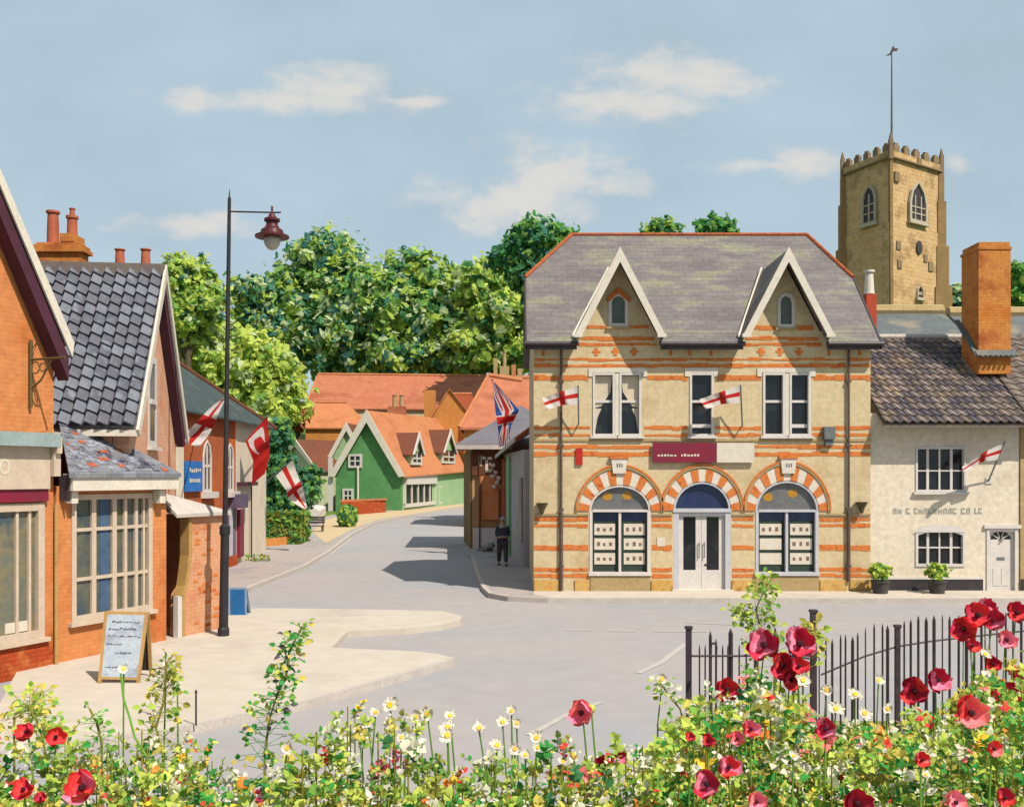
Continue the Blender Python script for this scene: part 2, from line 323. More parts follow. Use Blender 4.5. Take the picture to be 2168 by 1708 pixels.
# street pavement on the left
slabk('pavement', [(500,1256),(520,1242),(640,1196),(690,1167),(742,1129),(790,1105),(870,1090),(985,1074),(985,1064),(850,1077),(700,1090),(563,1130),(440,1170),(400,1262)], m_pave2,
      kerb=[(985,1074),(870,1090),(790,1105),(742,1129),(690,1167),(640,1196),(520,1242),(500,1256)], kw=-.14)
flat('path', [G(x,y,KZ)[:2] for x,y in [(690,1150),(742,1122),(800,1100),(985,1071),(985,1066),(850,1080),(723,1092),(690,1100),(660,1125)]], m_sand, KZ+.006)
# pavement in front of the bank building, turning the corner
slabk('pavement', [(2400,1267),(1400,1266),(1160,1266),(1075,1262),(1035,1255),(1022,1243),(1008,1215),(998,1178),(985,1172),(975,1150),(1040,1140),(1150,1195),(1160,1245),(2400,1245)], m_pave2)
flat('path', [G(x,y,KZ)[:2] for x,y in [(2400,1266),(1400,1265),(1160,1265),(1130,1259),(1130,1246),(2400,1246)]], m_pave, KZ+.006)
mb = MB(); kp = [G(x,y,KZ) for x,y in [(2400,1267.5),(1400,1267),(1160,1266.6),(1075,1263),(1035,1256),(1021,1243),(1007,1215),(997,1178)]]
for a,b in zip(kp, kp[1:]):
    d = (b-a).normalized(); s = V((d.y,-d.x,0))*.13; mb.hexa([a-V((0,0,.14)),b-V((0,0,.14)),b+s-V((0,0,.14)),a+s-V((0,0,.14))],[a+V((0,0,.012)),b+V((0,0,.012)),b+s+V((0,0,.012)),a+s+V((0,0,.012))])
tag(build('kerb', mb, m_kerb), kind='structure')
# worn road markings
def stripe(pts, wd, z=.004):
    mb = MB(); pts = [G(x,y) for x,y in pts]
    for a,b in zip(pts, pts[1:]):
        d = (b-a).normalized(); s = V((d.y,-d.x,0))*wd/2
        mb.quad(*(V((p.x,p.y,z)) for p in (a-s,b-s,b+s,a+s)))
    tag(build('road_marking', mb, m_mark), kind='structure')
for p, wd in [([(1195,1333),(1255,1334)],.12),([(1290,1335),(1345,1336)],.12),([(1385,1336),(1500,1337)],.12),([(1120,1556),(1205,1510),(1272,1486)],.1),([(1352,1424),(1400,1402),(1452,1362)],.12),([(560,1236),(640,1206),(700,1172),(745,1138)],.12),([(1450,1318),(1560,1322)],.1)]: stripe(p, wd)
# hill behind the town
mb = MB(); nx, ny = 48, 20
def hz_(x, y): t = min(1,max(0,(y-112)/75)); return -.1+13.5*t*t*(3-2*t)+ (noise.noise(V((x*.02,y*.03,0)))*3*t)
for j in range(ny+1):
    for i in range(nx+1): x = -260+520*i/nx; y = 108+200*j/ny; mb.v.append((x, y, hz_(x,y)))
mb.f = [(j*(nx+1)+i, j*(nx+1)+i+1, (j+1)*(nx+1)+i+1, (j+1)*(nx+1)+i) for j in range(ny) for i in range(nx)]; mb.m = [0]*len(mb.f)
tag(build('hill', mb, m_grass, smooth=True), kind='structure')

# ================================================================ MAIN BUILDING
mf = Fc((0,27.76), (1,27.76)); B = thing('bank_building', 'two storey buff brick building banded in orange with twin white gables and three arches', 'building', (5.4,27.76,0))
U = lambda x: (x-CX)/75.0*1.0; 
def mr(x0,y0,x1,y1): return mf.rect(x0,y0,x1,y1)
uw = [(1255,789,1302,923),(1311,789,1358,923),(1460,789,1511,923),(1615,789,1662,923),(1671,789,1716,923)]
ARCH = [(1312.5,64.5,1218,1081,1027),(1486.5,60.5,1256,1080,1020),(1666,66.5,1218,1081,1018)]      # centre, half width, bottom, springing, crown
def lanc(x0,y0,x1,y1,ys): u0,u1,z0,z1 = mr(x0,y0,x1,y1); zs = mf.z(x0, ys); um=(u0+u1)/2; return [(u0,z0),(u1,z0),(u1,zs),(u1-(u1-u0)*.16,(zs+z1)/2+.04),(um,z1),(u0+(u1-u0)*.16,(zs+z1)/2+.04),(u0,zs)]
gw = [(1288,619,1330,692,636),(1646,619,1682,694,636)]
gh = [lanc(*g) for g in gw]
def archloop(c, hw, yb, ys, yt, n=14, grow=0):
    zc = mf.z(c,ys); a = hw/75+grow; h = (ys-yt)/75+grow; uc = mf.u(c)
    return [(uc+a*math.cos(math.pi*i/n), zc+h*math.sin(math.pi*i/n)) for i in range(n+1)]
ah = []
for c, hw, yb, ys, yt in ARCH:
    l = archloop(c, hw, yb, ys, yt); zb = mf.z(c,yb); ah.append([(l[-1][0],zb),(l[0][0],zb)]+l)
WL, WR = mf.u(1130), mf.u(1843); ZE = 7.45
GA = [(2.98,1.17),(7.63,1.18)]; ZF, ZA = 7.29, 9.58; EV = 27.42
outl = [(WL,0),(WR,0),(WR,ZE)]
for c,h in reversed(GA): outl += [(c+h*.9,ZE),(c,ZA-.1),(c-h*.9,ZE)]
outl += [(WL,ZE)]
m = MB(); mf.wall(m, outl, [R4(*mr(*q)) for q in uw]+gh+ah, .35)
# body behind
m.hexa([(WL,28.11,0),(WR,28.11,0),(WR,34.9,0),(WL,34.9,0)], [(WL,28.11,7.4),(WR,28.11,7.4),(WR,34.9,7.4),(WL,34.9,7.4)])
m.prism([(WL+.01,28.13,7.39),(WL+.01,29.5,9.0),(WL+.01,33.2,9.0),(WL+.01,34.8,7.39)], (WR-WL-.02,0,0))
build('wall', m, m_cream, B)
# banding: rows of separate bricks standing a little proud
def band(mb, x0, x1, y, h=7, jit=1.0):
    mb = NB()
    u0, u1 = mf.u(x0), mf.u(x1); z = mf.z(x0, y); u = u0; hh = h*1.1/75
    while u < u1-.03:
        e = min(u1, u+random.uniform(.2,.5)); j = random.uniform(-.016,.016)*jit; g = random.uniform(-.018,.014)*jit
        mf.box(mb, u, e-.006, z-hh/2+j-g, z+hh/2+j+g, -.01, .008+random.uniform(0,.003)); u = e
_bd = []
def NB():
    _bd.append(MB()); return _bd[-1]
bd = None
segA = [(1131,1184),(1192,1250),(1364,1456),(1515,1612),(1720,1791),(1799,1843)]
for y, h in ((761,5),(774,7)): 
    for s in ((1131,1184),(1192,1791),(1799,1843)): band(bd, *s, y, h)
for s in [(1131,1184),(1192,1246),(1370,1456),(1518,1612),(1722,1791),(1799,1843)]: band(bd, *s, 800, 10)
for y, h in ((906,7),(921,6)):
    for s in segA: band(bd, *s, y, h)
for y, h in ((946,7),(961,8)):
    for s in [(1131,1184),(1192,1378),(1598,1791),(1799,1843)]: band(bd, *s, y, h)
PIL = [(1131,1184),(1192,1246),(1380,1423),(1550,1597),(1735,1791),(1799,1843)]
for y, h in ((1099,7),(1113,7),(1159,10),(1206,7),(1218,8)):
    for s in PIL: band(bd, *s, y, h)
for i,(c,h) in enumerate(GA):
    cx = CX+c*75
    for y, hgt in ((693,8),(717,7),(729,6)):
        z = mf.z(cx,y); hw = (ZA-z)/(ZA-ZF)*h*75*.9-3
        gx0, gx1 = (gw[i][0]-4, gw[i][2]+4)
        if y < 698: band(bd, cx-hw, gx0, y, hgt); band(bd, gx1, cx+hw, y, hgt)
        else: band(bd, cx-hw, cx+hw, y, hgt)
    for k in (-1,0,1):
        bd = NB(); x = cx+k*40-5; mf.box(bd, mf.u(x-9), mf.u(x+9), mf.z(x,747), mf.z(x,742), -.01,.009); mf.box(bd, mf.u(x-4), mf.u(x+4), mf.z(x,753), mf.z(x,736), -.01,.0115)
for x in (1420,1460,1505,1150,1755,1820): bd = NB(); mf.box(bd, mf.u(x-3), mf.u(x+3), mf.z(x,753), mf.z(x,742), -.01,.01)
for q in _bd:
    if q.v: build('brick_band', q, m_orange, B)
# stone courses and plinth
st = MB(); mf.box(st, WL-.02, WR+.02, mf.z(0,934), mf.z(0,929), -.02, .03); build('string_course', st, m_stone, B)
for a,b in PIL: st = MB(); mf.box(st, mf.u(a)+.004, mf.u(b)-.004, mf.z(0,1091), mf.z(0,1087), -.02, .04); build('impost', st, m_stone, B)
for x0,x1 in ((1250,1376),(1599,1733)): st = MB(); mf.box(st, mf.u(x0), mf.u(x1), .0, mf.z(0,1220.5), -.05, .03); build('apron', st, m_stone, B)
for x0,x1 in ((1131,1183),(1217,1248),(1379,1424),(1550,1598),(1736,1791),(1799,1843)): oc = MB(); mf.box(oc, mf.u(x0), mf.u(x1), .0, mf.z(0,1227), -.05, .045); build('plinth', oc, m_ochre, B)
for x0,x1 in ((1246,1370),(1450,1520),(1603,1726)):
    lt = MB()
    mf.poly(lt, [mf.uz(x0,797),mf.uz(x0+10,797),mf.uz(x0+10,788.5),mf.uz(x1-10,788.5),mf.uz(x1-10,797),mf.uz(x1,797),mf.uz(x1,779),mf.uz(x0,779)], -.01, .03); build('lintel', lt, m_barge, B)
for x0,x1 in ((1302.5,1310.5),(1662.5,1670.5)): lt = MB(); mf.box(lt, mf.u(x0), mf.u(x1), mf.z(0,922), mf.z(0,790), -.02, .012); build('mullion', lt, m_barge, B)
# arches: alternating voussoirs, hood moulding, keystone
for i,(c,hw,yb,ys,yt) in enumerate(ARCH):
    vo = MB(); zc = mf.z(c,ys); uc = mf.u(c); a0 = hw/75+.015; h0 = (ys-yt)/75+.015; a1 = a0+(.29,.27,.25)[i]; h1 = h0+(.42,.34,.40)[i]
    nV = 15
    f0 = lambda t,g=0: (uc+(a0+g)*math.cos(t), zc+(h0+g)*math.sin(t)); f1 = lambda t,g=0: (uc+(a1+g)*math.cos(t), zc+(h1+g*1.25)*math.sin(t))
    for k in range(nV):
        t0 = math.pi*k/nV; t1 = math.pi*(k+1)/nV; vo.mi = k % 2
        tm=(t0+t1)/2; mf.poly(vo, [f0(t0),f1(t0),f1(tm),f1(t1),f0(t1),f0(tm)], -.01, .02 if k%2 else .03)
    ar = build('arch', vo, [m_orange, m_barge], B)
    hd = MB(); hd.mi = 0
    for k in range(20):
        t0 = math.pi*k/20; t1 = math.pi*(k+1)/20; pk = lambda t: .05*(1-abs(math.cos(t)))
        ff = lambda t,g: (f1(t,g)[0], f1(t,g)[1]+pk(t)*1.0)
        hd.mi = 0; mf.poly(hd, [ff(t0,.004),ff(t0,.05),ff(t1,.05),ff(t1,.004)], -.01, .05)
        hd.mi = 1; mf.poly(hd, [ff(t0,.052),ff(t0,.095),ff(t1,.095),ff(t1,.052)], -.01, .06)
    build('hood_moulding', hd, [m_stone, m_orange], ar)
    if i != 1:
        ks = MB(); kx = c+(2 if i else -2)
        mf.poly(ks, [mf.uz(kx-13,1002),mf.uz(kx+13,1002),mf.uz(kx+17,970),mf.uz(kx-17,970)], -.01, .085); ks.mi = 1
        mf.box(ks, mf.u(kx-20), mf.u(kx+20), mf.z(0,971), mf.z(0,965), -.01, .11)
        ks.mi = 2
        for q in (-4,1,6): mf.box(ks, mf.u(kx+q-1.6), mf.u(kx+q+1), mf.z(0,989), mf.z(0,981), .08, .09)
        build('keystone', ks, [m_barge, m_orange, m_grey], ar)
# upper sash windows
for k,q in enumerate(uw):
    op = .16 if k in (2,4) else 0
    wd = win(B, mf, mr(*q), cols=(), rows=(.55,), fw=.065, bw=.07, mf=m_white, mg=m_glass, opened=0)
    r = mr(*q)
    if op:
        g = MB(); mf.box(g, r[0]+.06, r[1]-.06, r[2]+.24, r[2]+.34, -.13, -.07); build('bottom_rail', g, m_white, wd)
    if k < 2:                                   # tied back curtains
        g = MB(); s = 1 if k == 0 else -1; a = r[0]+.07 if k == 0 else r[1]-.07; H = r[3]-r[2]; Wd = r[1]-r[0]
        mf.poly(g, [(a,r[3]-.08),(a+s*Wd*.78,r[3]-.08),(a+s*Wd*.7,r[3]-H*.3),(a+s*Wd*.3,r[3]-H*.52),(a,r[3]-H*.55)], -.118, -.112)
        mf.poly(g, [(a,r[3]-H*.56),(a+s*Wd*.3,r[3]-H*.56),(a+s*Wd*.12,r[2]+H*.3),(a,r[2]+.1)], -.118, -.112)
        build('curtain', g, m_curt, wd)
# gable lancets
for k,(h,q) in enumerate(zip(gh, gw)):
    m = MB(); um = sum(p[0] for p in h)/7; zm = (h[0][1]+h[4][1])/2
    inn = [(um+(u-um)*.66, zm+(z-zm)*.8) for u,z in h]
    n = len(h)
    for j in range(n): mf.poly(m, [h[j],h[(j+1)%n],inn[(j+1)%n],inn[j]], -.12, .035)
    wd = build('window', m, m_white, B); g = MB(); mf.poly(g, inn, -.13, -.06); build('pane', g, m_gglass, wd)
    g = MB(); r = mr(*q[:4]); mf.box(g, r[0]-.06, r[1]+.06, r[2]-.06, r[2]-.002, -.03, .08); build('sill', g, m_stone, wd)
    if k == 0:
        g = MB(); x0,x1 = q[0]-5,q[2]+5; mf.poly(g, [mf.uz(x0,636),mf.uz(x0+4,640),mf.uz((x0+x1)/2,622),mf.uz(x1-4,640),mf.uz(x1,636),mf.uz(x1-6,625),mf.uz((x0+x1)/2,608),mf.uz(x0+6,625)], .036, .05); build('hood', g, m_orange, wd)
# ground floor arched windows
for i in (0,2):
    c,hw,yb,ys,yt = ARCH[i]; u0,u1 = mf.u(c)-hw/75, mf.u(c)+hw/75; zb,zs = mf.z(c,yb), mf.z(c,ys); um = (u0+u1)/2
    m = MB(); F_ = .085
    mf.box(m, u0+.002, u0+F_, zb, zs, -.16, .02); mf.box(m, u1-F_, u1-.002, zb, zs, -.16, .02); mf.box(m, u0-.03, u1+.03, zb-.0, zb+.1, -.15, .07)
    mf.box(m, u0+F_, u1-F_, zs-.035, zs+.035, -.15, .03); mf.box(m, um-.035, um+.035, zb+.1, zs-.035, -.15, .0)
    l = archloop(*ARCH[i]); l2 = archloop(*ARCH[i], grow=-.05)
    for j in range(len(l)-1): mf.poly(m, [l[j],l[j+1],l2[j+1],l2[j]], -.15, .01)
    wd = build('window', m, m_bluish if i == 2 else m_white, B)
    g = MB(); mf.poly(g, l2, -.14, -.1); g.mi = 1
    for dx, dy in ((-26,20),(16,22)) if i == 0 else ((-38,18),(14,28)): 
        mf.poly(g, [(mf.u(c+dx)+.14*math.cos(a*.524), mf.z(c,ys-14-dy*.8)+.12*math.sin(a*.524)) for a in range(12)], -.1, -.095)
    build('fanlight', g, [m_grglass, m_gold], wd)
    g = MB(); mf.box(g, u0+F_-.01, u1-F_+.01, zb+.09, zs-.03, -.14, -.125); build('pane', g, m_dgreen, wd)
    g = MB()
    for a,b in ((u0+F_,um-.035),(um+.035,u1-F_)): mf.box(g, a+.005, b-.005, zs-.28, zs-.04, -.124, -.11)
    build('blind', g, m_bglass, wd)
    for ci,(a,b) in enumerate(((u0+F_+.06,um-.12),(um+.12,u1-F_-.06))):
        for ri in range(3):
            zt = zs-.37-ri*.415; g = MB(); mf.box(g, a, b, zt-.32, zt, -.12, -.105); g.mi = 1
            for q in range(3):
                if i == 2 and (ri,ci) in ((2,0),(1,0)) : continue
                uu = a+(b-a)*(.18+.3*q)+random.uniform(-.01,.01); mf.box(g, uu-.035, uu+.035+random.uniform(0,.02), zt-.21, zt-.11+random.uniform(-.02,.02), -.11, -.1)
            build('notice_card', g, [m_card, m_dab], wd)
# door
c,hw,yb,ys,yt = ARCH[1]; u0,u1 = mf.u(c)-hw/75, mf.u(c)+hw/75; zs = mf.z(c,ys); zb = mf.z(c,yb)
m = MB(); mf.box(m, u0+.002, u0+.15, zb, zs, -.2, .0); mf.box(m, u1-.15, u1-.002, zb, zs, -.2, .0); mf.box(m, u0-.02, u1+.02, zs-.05, zs+.05, -.2, .03); mf.box(m, u0+.15, u1-.15, zs-.14, zs-.051, -.2, -.02)
l = archloop(*ARCH[1]); l2 = archloop(*ARCH[1], grow=-.05)
for j in range(len(l)-1): mf.poly(m, [l[j],l[j+1],l2[j+1],l2[j]], -.2, .01)
fr = build('door_frame', m, m_bluish, B); g = MB(); mf.poly(g, l2, -.18, -.12); build('fanlight', g, m_bglass, fr)
um = (u0+u1)/2
for s,(a,b) in enumerate(((u0+.152,um-.004),(um+.004,u1-.152))):
    m = MB(); gl = R4(a+.14,b-.16,mf.z(0,1207),mf.z(0,1094)); mf.wall(m, R4(a,b,.16,zs-.142), [gl], .05)
    m.v = [(x, y+.1, z) for x,y,z in m.v]
    d = build('door', m, m_white, B); g = MB(); mf.box(g, gl[0][0], gl[1][0], gl[0][1], gl[2][1], -.14, -.125); build('pane', g, m_glass, d)
    g = MB(); 
    if s: mf.box(g, a+.08, a+.3, .83, .88, -.1, -.085); build('letterbox', g, m_black, d)
    hx = b-.07 if not s else a+.07; g = MB(); g.tube([mf.at(hx,1.05,-.05), mf.at(hx,1.5,-.05)], .014, 6); g.tube([mf.at(hx,1.1,-.1), mf.at(hx,1.1,-.05)], .01, 6); g.tube([mf.at(hx,1.45,-.1), mf.at(hx,1.45,-.05)], .01, 6); build('handle', g, m_grey, d)
g = MB(); mf.box(g, u0-.05, u1+.05, .1, .17, -.3, .12); build('doorstep', g, m_barge, B)
# roof
RZ = 11.05; zp = lambda y: 7.1+(y-EV)*(RZ-7.1)/(31.4-EV)
VX0, VX1 = .39, 10.3
fr2 = [(VX0,EV)]
for cc,h in GA: fr2 += [(cc-h,EV),(cc-h,27.66),(cc,29.93),(cc+h,27.66),(cc+h,EV)]
fr2 += [(VX1,EV),(VX1,29.68),(9.42,31.4),(1.9,31.4),(VX0,29.68)]
m = slab([(x,y,zp(y)) for x,y in fr2], .08); zb_ = lambda y: RZ-(y-31.4)*.993
m.prism([(1.9,31.4,RZ),(9.42,31.4,RZ),(VX1,33.12,zb_(33.12)),(VX1,35.2,zb_(35.2)),(VX0,35.2,zb_(35.2)),(VX0,33.12,zb_(33.12))], (0,0,-.08))
m.prism([(VX0,29.68,zp(29.68)),(1.9,31.4,RZ),(VX0,33.12,zb_(33.12))], (0,0,-.08)); m.prism([(VX1,29.68,zp(29.68)),(VX1,33.12,zb_(33.12)),(9.42,31.4,RZ)], (0,0,-.08))
rf = build('roof', m, m_slate, B)
m = MB()
def ridge(mb, a, b, r=.062, st=.42):
    a,b = V(a),V(b); n = max(1,int((b-a).length/st)); 
    for k in range(n): p,q = a.lerp(b,k/n), a.lerp(b,(k+1)/n-.002); mb.tube([p+V((0,0,.012)), q+V((0,0,.018))], r, 8)
ridge(m, (1.9,31.4,RZ), (9.42,31.4,RZ)); ridge(m, (1.9,31.4,RZ), (VX0,29.68,zp(29.68))); ridge(m, (9.42,31.4,RZ), (VX1,29.68,zp(29.68)))
build('ridge_tiles', m, m_ridge, rf)
edges = [VX0]+[e for c_,h in GA for e in (c_-h,c_+h)]+[VX1]
for a,b in zip(edges[::2], edges[1::2]): m = MB(); m.tube([(a-.05,EV-.06,7.05),(b+.05,EV-.06,7.05)], .06, 8); m.box((a,EV,6.9),(b,27.5,7.05)); gt = build('gutter', m, m_lead, B)
for s, x in ((0,VX0),(1,VX1)):
    m = MB(); 
    for y0,y1 in ((EV,29.68),): m.prism([(x-.02 if not s else x-.03,y0,zp(y0)-.2),(x-.02 if not s else x-.03,y1,zp(y1)-.2),(x-.02 if not s else x-.03,y1,zp(y1)+.03),(x-.02 if not s else x-.03,y0,zp(y0)+.03)], (.05,0,0))
    build('verge_board', m, m_lead, rf)
for cc,h in GA:
    gb = MB(); o_ = .0; y0 = 27.12; H = ZA-ZF; hw2 = h+.03
    for s in (-1,1):
        f = [(cc,y0,ZA+.04),(cc+s*hw2,y0,ZF-.0),(cc+s*hw2,27.72,ZF),(cc,30.0,ZA+.04)]; gb.prism(f, (s*.06,0,-.04))
    gr = build('gable_roof', gb, m_slate, B)
    bb = MB(); wv = .2
    for s in (-1,1):
        bb.prism([(cc,y0-.04,ZA+.1),(cc+s*(h+.09),y0-.04,ZF-.06),(cc+s*(h+.09)-s*.2,y0-.04,ZF-.06),(cc,y0-.04,ZA-.31)], (0,.05,0))
        bb.box((cc+s*(h-.02)-.12,y0-.06,ZF-.1),(cc+s*(h-.02)+.12,y0+.03,ZF-.0))
    build('bargeboard', bb, m_barge, gr)
    bb = MB()
    for s in (-1,1): bb.prism([(cc+s*.02,29.9,ZA+.06),(cc+s*(h+.05),27.55,ZF),(cc+s*(h+.05),27.5,ZF-.06),(cc+s*(h+.13),27.5,ZF-.03),(cc+s*.07,29.85,ZA+.08)], (0,0,.06))
    build('flashing', bb, m_barge, gr)
# downpipes, alarm box, wall lanterns, little red plate
for x, b in ((1188,.05),(1795,.3)):
    m = MB(); m.tube([mf.at(mf.u(x),z,.07) for z in (7.0,2.4,2.35,b+.1)], [.035,.035,.05,.05], 8); 
    for z in (.8,2.4,4.2,6.0): mf.box(m, mf.u(x)-.07, mf.u(x)+.07, z, z+.06, 0, .1)
    build('downpipe', m, m_pipe, B)
m = MB(); mf.box(m, mf.u(1741), mf.u(1764), mf.z(0,930), mf.z(0,904), 0, .2); mf.box(m, mf.u(1745), mf.u(1761), mf.z(0,943), mf.z(0,930.5), 0, .14); build('alarm_box', m, m_grey, B)
for x,y in ((1147,1064),(1820,1062)):
    m = MB(); p = mf.at(mf.u(x), mf.z(x,y), .16); m.lathe((p.x,p.y,p.z-.33), [(.02,0),(.06,.06),(.10,.2),(.12,.21),(.16,.3),(.19,.33)], 10); mf.box(m, p.x-.02,p.x+.02,p.z-.1,p.z-.05,0,.16); build('wall_urn', m, m_olive, B)
m = MB(); mf.box(m, mf.u(1391), mf.u(1408), mf.z(0,1156), mf.z(0,1137), 0, .02); build('wall_notice', m, m_card, B)
m = MB(); mf.box(m, mf.u(1219), mf.u(1233), mf.z(0,984), mf.z(0,949), .012, .06); tag(build('wall_plaque', m, m_red, None, mf.at(mf.u(1226),mf.z(0,984),.03)), 'small upright red plaque on the buff wall near the left downpipe', 'plaque')
# fascia sign
s = thing('shop_sign', 'long crimson and white name board above the middle arch', 'sign', mf.at(mf.u(1488),mf.z(0,979),.03))
m = MB(); mf.box(m, mf.u(1381), mf.u(1515.5), mf.z(0,979), mf.z(0,937.5), .055, .12); pb = build('crimson_board', m, m_crim, s)
m = MB(); x = 1391
for wds in (6,1,5,1,-1,6,5,2):
    if wds < 0: x += 8; build('lettering', m, m_card, pb); m = MB(); continue
    for _ in range(2 if wds > 1 else 1): ww = random.uniform(3,5.5); hh = random.uniform(3,5.5); mf.box(m, mf.u(x), mf.u(x+ww), mf.z(0,966), mf.z(0,966-hh), .12, .124); x += ww+2.2
build('lettering', m, m_card, pb)
m = MB(); mf.box(m, mf.u(1516), mf.u(1595), mf.z(0,979), mf.z(0,937.5), .055, .117); build('white_board', m, m_card, s)
# ================================================================ WHITE HOUSE on the right
H = thing('white_house', 'cream rendered house with brown pantile roof and a tall orange brick chimney', 'house', (12.5,27.78,0))
hf = Fc((0,27.9),(1,27.9)); hr = lambda *q: hf.rect(*q)
u0h, u1h = 10.17, hf.u(2158); zeh = hf.z(0,897)
w1 = hr(1938,946,2045,1041); w2 = hr(1938,1119,2043,1199); dr = hr(2088,1118,2154,1250)
w2l = [(w2[0],w2[2]),(w2[1],w2[2]),(w2[1],w2[3]-.12),((w2[0]+w2[1])/2+.35,w2[3]-.01),((w2[0]+w2[1])/2,w2[3]+.03),((w2[0]+w2[1])/2-.35,w2[3]-.01),(w2[0],w2[3]-.12)]
m = MB(); hf.wall(m, R4(u0h,u1h,0,zeh+.3), [R4(*w1), w2l, R4(dr[0],dr[1],.1,dr[3])], .3)
m.box((u0h,28.21,0),(u1h,34,zeh)); m.prism([(u0h,28.21,zeh),(u0h,31.1,zeh+2.2),(u0h,34,zeh)], (u1h-u0h,0,0)); build('wall', m, m_render, H)
m = MB(); ye = 27.28; zr = EYE+287/FPX*31.2
m_ = (10.32, u1h+.05); pantiles(m, (m_[0],ye,zeh-.02), (m_[1],ye,zeh-.02), (m_[1],31.2,zr), (m_[0],31.2,zr), 17, 15, .035, .045, 6, 3)
m.prism([(m_[0],ye,zeh-.04),(m_[1],ye,zeh-.04),(m_[1],31.2,zr-.03),(m_[0],31.2,zr-.03)], (0,0,-.08)); m.prism([(m_[0],31.2,zr),(m_[1],31.2,zr),(m_[1],34.6,zeh+.1),(m_[0],34.6,zeh+.1)], (0,0,-.08))
rf = build('roof', m, [m_pantile2,m_pt2b,m_pt2c], H); m = MB(); ridge(m, (m_[0],31.2,zr+.05), (m_[1],31.2,zr+.05), .1); build('ridge_tiles', m, m_kerb, rf)
m = MB(); dC = 29.0; a,b_ = P(2072,748,dC), P(2140,512,dC)
m.box((a.x,dC,a.z-.6),(b_.x,dC+1.1,b_.z-.22)); m.box((a.x-.03,dC-.03,b_.z-.22),(b_.x+.03,dC+1.13,b_.z-.14)); m.box((a.x+.02,dC+.02,b_.z-.14),(b_.x-.02,dC+1.08,b_.z))
ch = build('chimney', m, m_chim, rf); m = MB()
m.prism([(a.x-.12,dC-.14,a.z-.12),(b_.x+.12,dC-.14,a.z-.12),(b_.x+.12,dC-.02,a.z+.04),(a.x-.12,dC-.02,a.z+.04)], (0,-.03,.05)); m.prism([(a.x-.16,dC-.1,a.z-.1),(a.x-.02,dC-.1,a.z-.1),(a.x-.02,dC+1.2,a.z+1.1),(a.x-.16,dC+1.2,a.z+1.1)], (0,0,.08))
for k in range(7): x = a.x+.02+k*.15; m.lathe((x,dC-.19,a.z-.14), [(.01,0),(.05,.02),(.05,.05),(.01,.08)], 8)
build('flashing', m, m_greenslate, ch)
win(H, hf, w1, cols=((.265,.07),(.5,.05),(.735,.07)), rows=(.47,), fw=.06, bw=.035, mf=m_white, mg=m_glass)
# curved head window
m = MB(); n = len(w2l); um = (w2[0]+w2[1])/2; zm = (w2[2]+w2[3])/2; inn = [(um+(u-um)*.9, zm+(z-zm)*.86) for u,z in w2l]
for j in range(n): hf.poly(m, [w2l[j],w2l[(j+1)%n],inn[(j+1)%n],inn[j]], -.12, .03)
for f_,ww in ((.265,.07),(.5,.04),(.735,.07)): uu = w2[0]+f_*(w2[1]-w2[0]); hf.box(m, uu-ww/2, uu+ww/2, w2[2]+.06, w2[3]-.06, -.1, -.04)
hf.box(m, w2[0]+.06, w2[1]-.06, zm-.02, zm+.02, -.1,-.043)
wd = build('window', m, m_white, H); g = MB(); hf.poly(g, inn, -.12, -.1); build('pane', g, m_glass, wd)
g = MB(); hf.poly(g, [(w2[0]-.05,w2[3]-.1),(w2[1]+.05,w2[3]-.1),(w2[1]-.2,w2[3]+.06),(um,w2[3]+.11),(w2[0]+.2,w2[3]+.06)], .031, .045); build('lintel', g, m_white, wd)
m = MB(); dz1 = dr[3]; hf.box(m, dr[0]+.002, dr[0]+.08, .1, dz1, -.12, .03); hf.box(m, dr[1]-.08, dr[1]-.002, .1, dz1, -.12, .03); hf.box(m, dr[0]-.08, dr[1]+.08, dz1, dz1+.1, -.05, .07); hf.box(m, dr[0]+.08, dr[1]-.08, dz1-.09, dz1-.002, -.12, .02); fr = build('door_frame', m, m_white, H)
m = MB(); fc_ = ((dr[0]+dr[1])/2, hf.z(0,1142)); fan = [(fc_[0]+.3*math.cos(math.pi*i/8), fc_[1]+.24*math.sin(math.pi*i/8)) for i in range(9)]
hf.wall(m, R4(dr[0]+.081,dr[1]-.081,.11,dz1-.092), [fan], .05); m.v = [(x,y+.07,z) for x,y,z in m.v]; d = build('door', m, m_white, H)
g = MB(); hf.poly(g, fan, -.1, -.09); build('fanlight', g, m_glass, d); g = MB()
for i in range(1,5): a_ = math.pi*i/5; p = V(fc_); q = p+V((.29*math.cos(a_),.23*math.sin(a_))); nn_ = V((q-p).orthogonal()).normalized()*.014; hf.poly(g, [p-nn_,q-nn_,q+nn_,p+nn_], -.088, -.07)
hf.poly(g, [(fc_[0]+.09*math.cos(math.pi*i/6), fc_[1]+.07*math.sin(math.pi*i/6)) for i in range(7)], -.088, -.067); build('glazing_bar', g, m_white, d)
g = MB(); x = fc_[0]; g.tube([hf.at(x,1.62,-.03), hf.at(x-.03,1.54,-.02), hf.at(x,1.48,-.03), hf.at(x+.03,1.54,-.02), hf.at(x,1.62,-.03)], .012, 6); hf.box(g, x-.02,x+.02,1.6,1.64,-.07,-.02); build('knocker', g, m_black, d)
g = MB(); hf.box(g, x-.11, x+.11, .98, 1.06, -.07, -.055); build('letterbox', g, m_grey, d)
for z0,z1 in ((.25,.75),(.82,.95)): 
    if z1 < .9: 
        g = MB(); hf.box(g, x-.22, x-.02, z0, z1, -.07, -.06); hf.box(g, x+.02, x+.22, z0, z1, -.07, -.06); build('door_panel', g, m_white, d)
